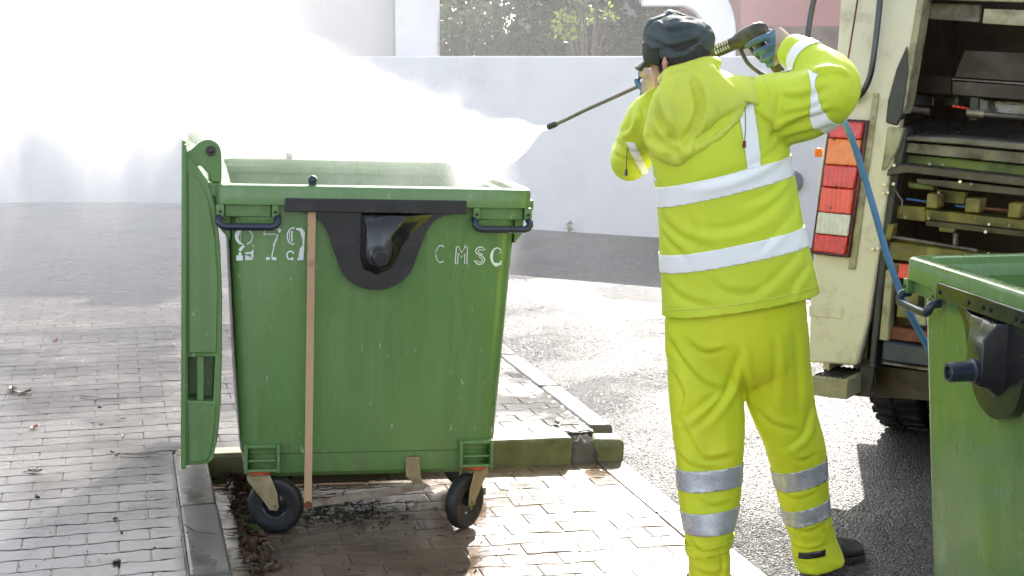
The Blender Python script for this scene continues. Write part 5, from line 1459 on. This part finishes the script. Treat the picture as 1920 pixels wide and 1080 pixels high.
# grip (through the hand), trigger and guard
def gq(px, py, dy=0.0): return at(px, py, Y=(GA + gd * tcol(px)).y + dy) - GA
grip = [gq(1420, 78), gq(1436, 100), gq(1452, 122), gq(1464, 136)]
g = G(); g.tube([Vector(p) for p in spline([tuple(p) for p in grip], 4)], [.019, .0185, .018, .018, .0175, .0175, .017, .017, .0165, .0165, .016, .016, .016], 12); g.build('grip', MT['gunblack'], GUN, smooth=60)
guard = [gq(1386, 88), gq(1392, 100), gq(1402, 118), gq(1418, 132), gq(1434, 141), gq(1452, 142), gq(1464, 136)]
g = G(); g.tube([Vector(p) for p in spline([tuple(p) for p in guard], 5)], .0068, 8); g.build('trigger_guard', MT['gunblack'], GUN, smooth=60)
g = G(); g.tube([gq(1404, 84), gq(1414, 100), gq(1430, 116)], [.007, .006, .005], 8); g.build('trigger', MT['gunblack'], GUN, smooth=60)
tE = tcol(1096)
g = G(); g.tube([gp(tb2 + .06), gp(LG * .6), gp(tE), gp((tE + LG) / 2, 0, -.003), gp(LG - .02, 0, -.002)], .0068, 10); g.build('lance_tube', MT['lancesteel'], GUN, smooth=60)
g = G(); g.tube([gp(LG - .05, 0, -.002), gp(LG - .04, 0, -.002), gp(LG - .006, 0, -.001), gp(LG)], [.0075, .0115, .0115, .007], 12); g.build('nozzle', MT['gunblack'], GUN, smooth=40)
tH = tcol(1207)
g = G(); g.tube([gp(tH - .02), gp(tH + .012)], .011, 12); g.build('lance_collar', surf('tan_collar', (0.45, 0.28, 0.14)), GUN)

# right glove on the grip
def W(px, py, dy=0.0): return GA + gq(px, py, dy)
wrist = at(1478, 90, Y=YP + .06)
kn = [W(1446, 58, -.01), W(1452, 70, -.035), W(1458, 84, -.045), W(1462, 98, -.04)]
RG = glove([(wrist, W(1452, 66, -.015), .031, .033), (wrist, W(1458, 86, -.025), .031, .030), (W(1448, 62, -.01), W(1460, 92, -.03), .024, .024)],
      [([W(1446, 66, -.03), W(1425, 74, -.042), W(1408, 82, -.03), W(1400, 86, -.005)], .0125),
       ([W(1452, 82, -.04), W(1434, 92, -.046), W(1420, 98, -.03), W(1418, 100, .0)], .0125),
       ([W(1458, 96, -.04), W(1442, 106, -.045), W(1430, 112, -.028), W(1430, 113, .0)], .012),
       ([W(1462, 108, -.035), W(1452, 118, -.04), W(1442, 122, -.026), W(1442, 122, .0)], .0105),
       ([W(1462, 76, .02), W(1448, 62, .035), W(1428, 62, .038), W(1416, 68, .03)], .0130)], None)
wl = at(1213, 190, Y=YP + .43)
tL = tcol(1222)
LC = GA + gd * tL                                   # where the left hand closes on the lance
fwd = gd; upv = Vector((0, 0, 1)); sdv = Vector((0.9, -0.45, 0)).normalized()
LGv = glove([(wl, LC + Vector((0.0, -.03, .0)), .029, .033), (LC + Vector((0.012, -.034, -.02)), LC + Vector((-0.004, -.03, .028)), .027, .025)],
      [([LC + Vector((o_, -.034, zz)), LC + Vector((o_ - .004, -.03, zz + .022)), LC + Vector((o_ - .004, -.004, zz + .030)), LC + Vector((o_ - .002, .016, zz + .014)), LC + Vector((o_ - .002, .018, zz - .006))], .0118) for o_, zz in ((-.034, .012), (-.014, .008), (.006, .002), (.026, -.004))]
      + [([LC + Vector((-.005, -.03, -.03)), LC + Vector((-.03, -.018, -.026)), LC + Vector((-.046, .002, -.012)), LC + Vector((-.05, .012, .004))], .0125)], None)
for gl in (RG, LGv):
    # blue rubber dipped palm and finger fronts: faces near the held bar
    me = gl.data; me.materials.append(MT['gloveblue'])
    for p in me.polygons:
        c = p.center
        if gl is RG:
            if c.x < W(1450, 80).x - 0.004 and p.normal.dot(Vector((-.5, -.3, -.4))) > -0.15: p.material_index = 1
        elif (c - LC).dot(gd) > 0.012 or c.y > LC.y: p.material_index = 1

# toggles and cords on the jacket
tg = empty('hood_cord', tuple(at(1396, 205, Y=YP - .175)), parent=PER)
G().tube([at(1397, 200, Y=YP - .165) - tg.location, at(1398, 235, Y=YP - .172) - tg.location, at(1396, 268, Y=YP - .172) - tg.location], .0016, 6).build('cord', MT['black'], tg)
G().tube([at(1396, 264, Y=YP - .172) - tg.location, at(1395, 277, Y=YP - .172) - tg.location], [.0045, .006], 8).build('toggle', MT['rust'], tg)
tg = empty('side_cord', tuple(at(1176, 270, Y=YP + .15)), parent=PER)
G().tube([at(1176, 268, Y=YP + .14) - tg.location, at(1175, 300, Y=YP + .12) - tg.location, at(1174, 318, Y=YP + .12) - tg.location], .0016, 6).build('cord', MT['black'], tg)
G().tube([at(1174, 317, Y=YP + .12) - tg.location, at(1173, 329, Y=YP + .12) - tg.location], [.004, .006], 8).build('toggle', MT['black'], tg)
G().box(-.014, .014, -.004, .004, -.012, .012).build('sleeve_tab', MT['black'], PER, bevel=0.003, loc=tuple(at(1181, 236, Y=YP + .13)), rot=(0, 0.3, 0.2))

# hose from the gun down to behind the second bin
hp_ = [GA + gq(1464, 136), at(1500, 165, Y=YP + .14), at(1548, 195, Y=YP + .12), at(1578, 222, Y=YP + .04), at(1600, 268, Y=YP - .03), at(1632, 370, Y=YP - .10), at(1664, 480, Y=YP - .14), at(1700, 575, Y=YP - .17), at(1744, 660, Y=YP - .18), at(1775, 730, Y=YP - .18), at(1850, 900, Y=YP - .16), Vector((1.75, 4.42, ROAD_Z + .012)), Vector((2.3, 4.35, ROAD_Z + .012)), Vector((3.2, 3.6, ROAD_Z + .012))]
g = G(); g.tube([Vector(p) for p in spline([tuple(p) for p in hp_], 8)], .0105, 12)
hose = g.build('hose', surf('blue_hose_rubber', (0.06, 0.19, 0.33), (0.045, 0.15, 0.27), 12, (0.35, 0.5), bumpk=0.05), smooth=60)
tag(hose, 'blue pressure hose hanging from the gun past the red rear lamp', 'hose')
# ------------------------------------------------------------------ spray and mist (real volumes)
def mathn(nt, op, a, b=None, clamp=False):
    n = nd(nt, 'ShaderNodeMath', operation=op, use_clamp=clamp)
    for i, v in enumerate((a, b)):
        if v is None: continue
        if isinstance(v, (int, float)): n.inputs[i].default_value = v
        else: nt.links.new(v, n.inputs[i])
    return n.outputs[0]


def sstep(nt, v, lo, hi, a=0.0, b=1.0):
    r = nd(nt, 'ShaderNodeMapRange', interpolation_type='SMOOTHSTEP')
    r.inputs['From Min'].default_value, r.inputs['From Max'].default_value, r.inputs['To Min'].default_value, r.inputs['To Max'].default_value = lo, hi, a, b
    nt.links.new(v, r.inputs['Value'])
    return r.outputs['Result']


def volmat(name, aniso):
    m = bpy.data.materials.new(name); m.use_nodes = True
    nt = m.node_tree
    nt.nodes.remove(nt.nodes['Principled BSDF'])
    v = nd(nt, 'ShaderNodeVolumePrincipled')
    v.inputs['Color'].default_value = (0.98, 0.985, 1.0, 1)
    v.inputs['Anisotropy'].default_value = aniso
    nt.links.new(v.outputs['Volume'], nt.nodes['Material Output'].inputs['Volume'])
    tc = nd(nt, 'ShaderNodeTexCoord'); sp = nd(nt, 'ShaderNodeSeparateXYZ')
    nt.links.new(tc.outputs['Object'], sp.inputs['Vector'])
    return m, nt, v, tc.outputs['Object'], sp.outputs


def ntex(nt, src, scale, detail=3, stretch=None, off=None):
    if stretch or off:
        mp = nd(nt, 'ShaderNodeMapping')
        if stretch: mp.inputs['Scale'].default_value = stretch
        if off: mp.inputs['Location'].default_value = off
        nt.links.new(src, mp.inputs['Vector']); src = mp.outputs['Vector']
    n = nd(nt, 'ShaderNodeTexNoise'); n.inputs['Scale'].default_value, n.inputs['Detail'].default_value = scale, detail
    nt.links.new(src, n.inputs['Vector'])
    return n.outputs['Fac']


NZ = GB                                     # nozzle tip
# ---- the cloud thrown up out of the bin, drifting left
m, nt, v, pos, (x, y, z) = volmat('spray_cloud', 0.55)
n1 = ntex(nt, pos, 2.0, 2); n2 = ntex(nt, pos, 6.0, 3)
wob = mathn(nt, 'ADD', mathn(nt, 'MULTIPLY', mathn(nt, 'SUBTRACT', n1, 0.5), 0.42), mathn(nt, 'MULTIPLY', mathn(nt, 'SUBTRACT', n2, 0.5), 0.42))
top = mathn(nt, 'ADD', mathn(nt, 'MULTIPLY', mathn(nt, 'SUBTRACT', x, NZ.x), -0.46), NZ.z + 0.02)       # upper edge rises to the left
h = mathn(nt, 'ADD', mathn(nt, 'SUBTRACT', top, z), wob)
f1 = sstep(nt, h, 0.13, 0.38)
f1 = mathn(nt, 'MULTIPLY', f1, f1)
# lower edge: inside the bin over it, thinning curtain left of it
streak = ntex(nt, pos, 2.6, 3, (2.2, 1.2, 0.30))
zl = mathn(nt, 'ADD', z, mathn(nt, 'MULTIPLY', mathn(nt, 'SUBTRACT', streak, 0.5), 1.9))
fl_bin = sstep(nt, z, 1.235, 1.42, 0.05, 1.0)
fl_left = sstep(nt, zl, 0.95, 2.1)
fl_left = mathn(nt, 'POWER', fl_left, 2.6)
isbin = sstep(nt, x, -1.32, -1.12)
lowf = mathn(nt, 'ADD', mathn(nt, 'MULTIPLY', fl_bin, isbin), mathn(nt, 'MULTIPLY', fl_left, mathn(nt, 'SUBTRACT', 1.0, isbin)))
fy = mathn(nt, 'MULTIPLY', sstep(nt, y, 5.12, 5.55), sstep(nt, y, 6.7, 7.7, 1.0, 0.0))
fx = mathn(nt, 'MULTIPLY', sstep(nt, x, -4.2, -3.2), sstep(nt, x, NZ.x - 0.28, NZ.x - 0.05, 1.0, 0.0))
ft = sstep(nt, z, 2.6, 3.2, 1.0, 0.0)
dens = mathn(nt, 'MULTIPLY', mathn(nt, 'MULTIPLY', f1, lowf), mathn(nt, 'MULTIPLY', mathn(nt, 'MULTIPLY', fy, fx), ft))
dens = mathn(nt, 'MULTIPLY', dens, mathn(nt, 'MULTIPLY', sstep(nt, n2, 0.3, 0.7, 0.55, 1.4), 2.6))
nt.links.new(dens, v.inputs['Density'])
g = G(); g.box(-4.2, NZ.x - 0.02, 5.1, 7.7, 0.72, 3.2)
o = link_mesh('water_spray', g.mesh('water_spray', 0), m); tag(o, 'bright white cloud of water spray bursting out of the open bin', 'water spray', kind='stuff')
# ---- thin veil hanging over the far pavement
m, nt, v, pos, (x, y, z) = volmat('spray_veil', 0.2)
n1 = ntex(nt, pos, 0.9, 3, (1.0, 1.0, 0.5))
d = mathn(nt, 'MULTIPLY', sstep(nt, n1, 0.3, 0.72, 0.25, 1.0), sstep(nt, mathn(nt, 'ADD', z, mathn(nt, 'MULTIPLY', n1, 0.6)), -0.1, 1.1))
d = mathn(nt, 'MULTIPLY', d, mathn(nt, 'MULTIPLY', sstep(nt, y, 6.6, 7.8), mathn(nt, 'MULTIPLY', sstep(nt, x, 0.8, 2.0, 1.0, 0.0), sstep(nt, x, -1.8, -0.4, 1.0, 0.38))))
nt.links.new(mathn(nt, 'MULTIPLY', d, 0.10), v.inputs['Density'])
g = G(); g.box(-5.0, 2.0, 6.6, 12.0, 0.12, 2.4)
o = link_mesh('mist', g.mesh('mist', 0), m); tag(o, 'thin grey water mist drifting over the far pavement', 'mist', kind='stuff')
# ---- the jet: a fan leaving the nozzle towards the bin
m, nt, v, pos, (x, y, z) = volmat('spray_jet', 0.6)
dx_ = mathn(nt, 'SUBTRACT', NZ.x, x)
r = mathn(nt, 'MAXIMUM', dx_, 0.02)
q = mathn(nt, 'DIVIDE', mathn(nt, 'SUBTRACT', NZ.z, z), r)                 # fall per metre run
nj = ntex(nt, pos, 9.0, 3)
q2 = mathn(nt, 'ADD', q, mathn(nt, 'MULTIPLY', mathn(nt, 'SUBTRACT', nj, 0.5), 0.9))
fan = mathn(nt, 'MULTIPLY', sstep(nt, q2, -0.16, 0.2), sstep(nt, q2, 0.5, 1.1, 1.0, 0.0))
fyj = sstep(nt, mathn(nt, 'DIVIDE', mathn(nt, 'ABSOLUTE', mathn(nt, 'SUBTRACT', mathn(nt, 'SUBTRACT', y, NZ.y), mathn(nt, 'MULTIPLY', r, 0.7))), r), 0.25, 0.55, 1.0, 0.0)
dj = mathn(nt, 'DIVIDE', 0.9, mathn(nt, 'ADD', mathn(nt, 'MULTIPLY', r, r), 0.010))
dj = mathn(nt, 'MINIMUM', dj, 45.0)
nt.links.new(mathn(nt, 'MULTIPLY', mathn(nt, 'MULTIPLY', mathn(nt, 'MULTIPLY', fan, fyj), dj), sstep(nt, r, 0.12, 0.41, 1.0, 0.0)), v.inputs['Density'])
a = NZ
g = G()
L = 0.42
c = [(a.x - 0.004, a.y, a.z)]
vs = [(a.x + 0.002, a.y - .006, a.z + .008), (a.x + 0.002, a.y + .012, a.z + .008), (a.x + 0.002, a.y + .012, a.z - .008), (a.x + 0.002, a.y - .006, a.z - .008), (a.x - L, a.y + .7 * L - .55 * L, a.z + .2 * L), (a.x - L, a.y + .7 * L + .55 * L, a.z + .2 * L), (a.x - L, a.y + 1.25 * L, a.z - 1.1 * L), (a.x - L, a.y + .15 * L, a.z - 1.1 * L)]
g.add(vs, [(0, 1, 2, 3), (4, 7, 6, 5), (0, 4, 5, 1), (1, 5, 6, 2), (2, 6, 7, 3), (3, 7, 4, 0)])
o = link_mesh('water_jet', g.mesh('water_jet', 0), m); tag(o, 'narrow white jet fanning out from the lance nozzle', 'water jet', kind='stuff')

# ---- separate drops thrown from the spray
m, nt, p = newmat('water_drop')
p.inputs['Base Color'].default_value = (0.9, 0.92, 0.95, 1); p.inputs['Roughness'].default_value = 0.05; p.inputs['Transmission Weight'].default_value = 0.5; p.inputs['IOR'].default_value = 1.33
R = np.random.RandomState(3)
g = G()
def drop(c, r): g.add([(c[0] - r, c[1], c[2]), (c[0] + r, c[1], c[2]), (c[0], c[1] - r, c[2]), (c[0], c[1] + r, c[2]), (c[0], c[1], c[2] - r), (c[0], c[1], c[2] + r * 1.4)], [(0, 2, 5), (2, 1, 5), (1, 3, 5), (3, 0, 5), (2, 0, 4), (1, 2, 4), (3, 1, 4), (0, 3, 4)])
for _ in range(900):                                # round the upper edge of the cloud
    x_ = R.uniform(-1.9, NZ.x - 0.1); e = NZ.z + 0.02 - 0.46 * (x_ - NZ.x)
    drop((x_, R.uniform(5.25, 6.8), e + R.normal(-0.12, 0.13)), R.uniform(.0009, .0022))
for _ in range(700):                                # falling left of the bin
    drop((R.uniform(-3.2, -1.2), R.uniform(5.5, 8.0), R.uniform(0.25, 1.6)), R.uniform(.001, .0026))
for _ in range(500):                                # round the jet
    t = R.uniform(0.05, 0.5); q_ = R.normal(0.42, 0.36)
    drop((NZ.x - t, NZ.y + .7 * t + R.normal(0, .1) * t, NZ.z - q_ * t), R.uniform(.0007, .0018))
o = g.build('water_drops', m, smooth=80, fix=False); tag(o, 'fine water drops flying round the spray', 'water drops', kind='stuff')
# ------------------------------------------------------------------ litter, weeds and twigs on the ground
MT['deadleaf'] = leafmat('dead_leaves', (0.14, 0.075, 0.035), (0.06, 0.038, 0.022), 0.1)
MT['redleaf'] = leafmat('red_brown_leaf', (0.32, 0.10, 0.05), (0.25, 0.08, 0.04), 0.15)
MT['twig'] = surf('wet_twig', (0.05, 0.034, 0.022), (0.085, 0.06, 0.035), 40, (0.35, 0.6), bumpk=0.3, bscale=120)
MT['clod'] = surf('black_dirt', (0.018, 0.014, 0.011), (0.035, 0.027, 0.02), 60, (0.4, 0.7), bumpk=0.6, bscale=180)
MT['grass'] = leafmat('green_weed', (0.09, 0.17, 0.03), (0.15, 0.24, 0.05), 0.35)


def ground_at(px, py):
    p = at(px, py, z=WALK_Z); s = p.dot(RX); t = p.dot(RY)
    if s < S_EDGE: return p
    if t > T_ISL and s < 1.86:
        q = at(px, py, z=isl_z(s)); return q
    if s < S_BAY + .1:
        for _ in range(4): p = at(px, py, z=bay_z(p.dot(RX)))
        return p
    return at(px, py, z=ROAD_Z)


def leaf(px, py, L, mat, label, seed, name='fallen_leaf', cat='leaf'):
    R = random.Random(seed); g = G()
    prof = [0.05, 0.55, 0.9, 0.85, 0.5, 0.06]
    rs = []
    for i, w_ in enumerate(prof):
        x = -L / 2 + L * i / 5
        c = 0.25 * L * (R.uniform(.2, .6)) * (abs(i - 2.5) / 2.5) ** 2
        rs.append([(x, k * w_ * L * 0.3, 0.002 + c + abs(k) * L * R.uniform(.04, .16)) for k in (-1, -0.5, 0, 0.5, 1)])
    g.rings(rs, False, False, closed=False)
    g.tube([(-L / 2 - L * .35, 0, .002), (-L / 2, 0, .003)], .0011, 5)
    o = g.build(name, mat, smooth=80, loc=ground_at(px, py) + Vector((0, 0, .001)), rot=(0, 0, R.uniform(0, 6.28)))
    return tag(o, label, cat)


def twig(pts, r, label, branches=3, seed=1):
    R = random.Random(seed)
    P = [ground_at(a, b) + Vector((0, 0, r + R.uniform(0, .006))) for a, b in pts]
    base = P[0].copy()
    P = [Vector(p) - base for p in spline([tuple(p) for p in P], 4)]
    g = G(); g.tube(P, list(np.linspace(r, r * .5, len(P))), 6)
    for k in range(branches):
        i = R.randrange(2, len(P) - 1); d = (P[i] - P[i - 1]).normalized(); q = Vector((-d.y, d.x, 0)) * R.choice((-1, 1))
        g.tube([P[i], P[i] + (d + q) * R.uniform(.02, .045) + Vector((0, 0, R.uniform(0, .01)))], [r * .6, r * .3], 5)
    return tag(g.build('twig', MT['twig'], smooth=60, loc=base), label, 'twig')


def clod(px, py, size, label, seed):
    R = random.Random(seed); g = G()
    for _ in range(6):
        g.ball((R.uniform(-1, 1) * size * .5, R.uniform(-1, 1) * size * .5, size * R.uniform(.15, .45)), size * R.uniform(.25, .5), 7, 5, (1, R.uniform(.6, 1.2), R.uniform(.4, .8)))
    me = evaluated(g.mesh('clod', 0), [('REMESH', dict(mode='VOXEL', voxel_size=size * .12))])
    me.materials.clear(); me.materials.append(MT['clod'])
    P = coords(me); setco(me, P + norms(me) * (vnoise(P * 160, seed) * size * .12)[:, None])
    return tag(link_mesh('dirt_clod', me, None, None, ground_at(px, py)), label, 'dirt')


twig([(208, 846), (225, 853), (258, 855), (292, 853), (312, 858)], .0028, 'thin dark twig lying near the lower edge of the hanging lid', 3, 3)
twig([(150, 745), (172, 747), (200, 750), (238, 748)], .0024, 'thin twig with side shoots on the pavement, farther from the bin', 4, 5)
twig([(346, 985), (370, 998), (400, 1003), (440, 1006)], .0018, 'pale thin stalk lying across the left kerb stone', 1, 7)
clod(70, 932, .016, 'black dirt crumb near the left picture edge on the pavement', 1)
clod(216, 974, .014, 'black dirt crumb on the pavement left of the bin shadow', 2)
clod(219, 1056, .020, 'largest black dirt crumb at the bottom of the pavement', 3)
clod(188, 763, .012, 'small black dirt crumb beside the farther twig', 4)
clod(190, 796, .010, 'tiny dirt crumb between the two pavement twigs', 5)
clod(228, 1000, .009, 'tiny dirt crumb above the largest crumb', 6)
leaf(66, 886, .055, MT['deadleaf'], 'brown curled leaf on the pavement above the left dirt crumb', 11)
leaf(64, 804, .05, MT['redleaf'], 'reddish leaf on the pavement', 12)
leaf(24, 733, .09, MT['deadleaf'], 'large dead leaf at the left picture edge', 13)
leaf(44, 738, .07, MT['deadleaf'], 'dead leaf just right of the large one at the left edge', 14)
leaf(226, 788, .035, MT['deadleaf'], 'small dead leaf between the two twigs on the pavement', 15)
leaf(232, 818, .03, MT['redleaf'], 'small reddish leaf above the thin dark twig', 16)
leaf(1044, 796, .05, MT['deadleaf'], 'curled dead leaf on the raised paving near the mossy kerb', 17)
leaf(868, 1072, .04, MT['deadleaf'], 'dead leaf in the bin shadow at the bottom edge', 18)
leaf(104, 640, .05, MT['redleaf'], 'far reddish leaf on the pavement under the mist', 19)


def litter(name, label, cat, n, sampler, size, mat, seed, flatness=0.5, twigs=0):
    R = random.Random(seed); g = G()
    for _ in range(n):
        px, py = sampler(R); p = ground_at(px, py) + Vector((0, 0, R.uniform(.001, .012)))
        a = Vector((R.gauss(0, 1), R.gauss(0, 1), R.gauss(0, flatness))).normalized(); e = a.cross(Vector((R.gauss(0, .4), R.gauss(0, .4), 1))).normalized()
        s_ = size * R.uniform(.4, 1.4)
        g.add([p - a * s_, p + e * s_ * .4, p + a * s_, p - e * s_ * .4 + Vector((0, 0, .003))], [(0, 1, 2, 3)])
    for _ in range(twigs):
        px, py = sampler(R); p = ground_at(px, py) + Vector((0, 0, .004)); a = rad(R.uniform(0, 360)); L = R.uniform(.02, .07)
        q = p + Vector((math.cos(a) * L, math.sin(a) * L, R.uniform(0, .01)))
        g.tube([p, (p + q) / 2 + Vector((0, 0, .004)), q], [.0015, .0013, .0008], 4)
    o = g.build(name, mat, smooth=0, fix=False)
    return tag(o, label, cat, kind='stuff')


def gutter(R):
    y = R.uniform(858, 1078); xe = 402 + (y - 845) * 0.272
    return xe + 6 + abs(R.gauss(0, 1)) * (28 if y < 960 else 22), y


litter('leaf_litter', 'wet brown leaf litter in the gutter between kerb and bin wheel', 'leaf litter', 900, gutter, .022, MT['deadleaf'], 41, 0.6, 120)
litter('pale_litter', 'bleached stalks and leaf scraps in the gutter by the kerb', 'leaf litter', 40, gutter, .014, leafmat('bleached_scraps', (0.42, 0.36, 0.28), (0.3, 0.22, 0.15), 0.1), 43, 0.4, 45)
def under(R): return 640 + R.gauss(0, 62), 962 + R.gauss(0, 16)
litter('dirt_scraps', 'dark wet scraps and crumbs washed out under the bin', 'debris', 380, under, .009, MT['clod'], 44, 0.3, 90)
def wide(R): return R.uniform(480, 1010), R.uniform(905, 1078)
litter('dirt_specks', 'scattered dark specks on the muddy bay paving', 'debris', 220, wide, .006, MT['clod'], 45, 0.3, 10)
def walkp(R): return R.uniform(0, 400), R.uniform(640, 1078)
litter('pavement_specks', 'fine dark specks scattered on the wet pavement', 'debris', 150, walkp, .005, MT['clod'], 46, 0.3, 4)


def weedling(px, py, n, h, label, mat, seed, name='weed'):
    R = random.Random(seed); g = G()
    for _ in range(n):
        a = rad(R.uniform(0, 360)); d = Vector((math.cos(a), math.sin(a), 0)); L = h * R.uniform(.5, 1.1); lean = R.uniform(.3, 1.2); w_ = L * .11
        s_ = Vector((-d.y, d.x, 0)); b = d * R.uniform(0, h * .25)
        p1 = b + d * L * .4 * lean + Vector((0, 0, L * .55)); p2 = b + d * L * .9 * lean + Vector((0, 0, L * .62))
        g.add([b - s_ * w_ * .4, b + s_ * w_ * .4, p1 + s_ * w_, p2, p1 - s_ * w_], [(0, 1, 2, 4), (4, 2, 3)])
    return tag(g.build(name, mat, smooth=0, fix=False, loc=ground_at(px, py)), label, 'weed')


weedling(1078, 856, 26, .075, 'green weed growing in the gap of the mossy kerb', MT['grass'], 51)
weedling(1098, 852, 18, .05, 'yellowish low weed beside the mossy kerb end stone', MT['leafyellow'], 52)
weedling(478, 998, 16, .06, 'bright green weed by the left front wheel', MT['grass'], 53)
weedling(462, 985, 12, .05, 'dark green weed against the kerb behind the left front wheel', MT['leafdark'], 54)
weedling(655, 968, 22, .018, 'low green moss tuft under the middle of the bin', MT['grass'], 55)
weedling(778, 992, 20, .018, 'low green moss tuft left of the right front wheel', MT['grass'], 56)
weedling(1046, 738, 8, .03, 'tiny grass blade tuft in the raised paving', MT['grass'], 57)
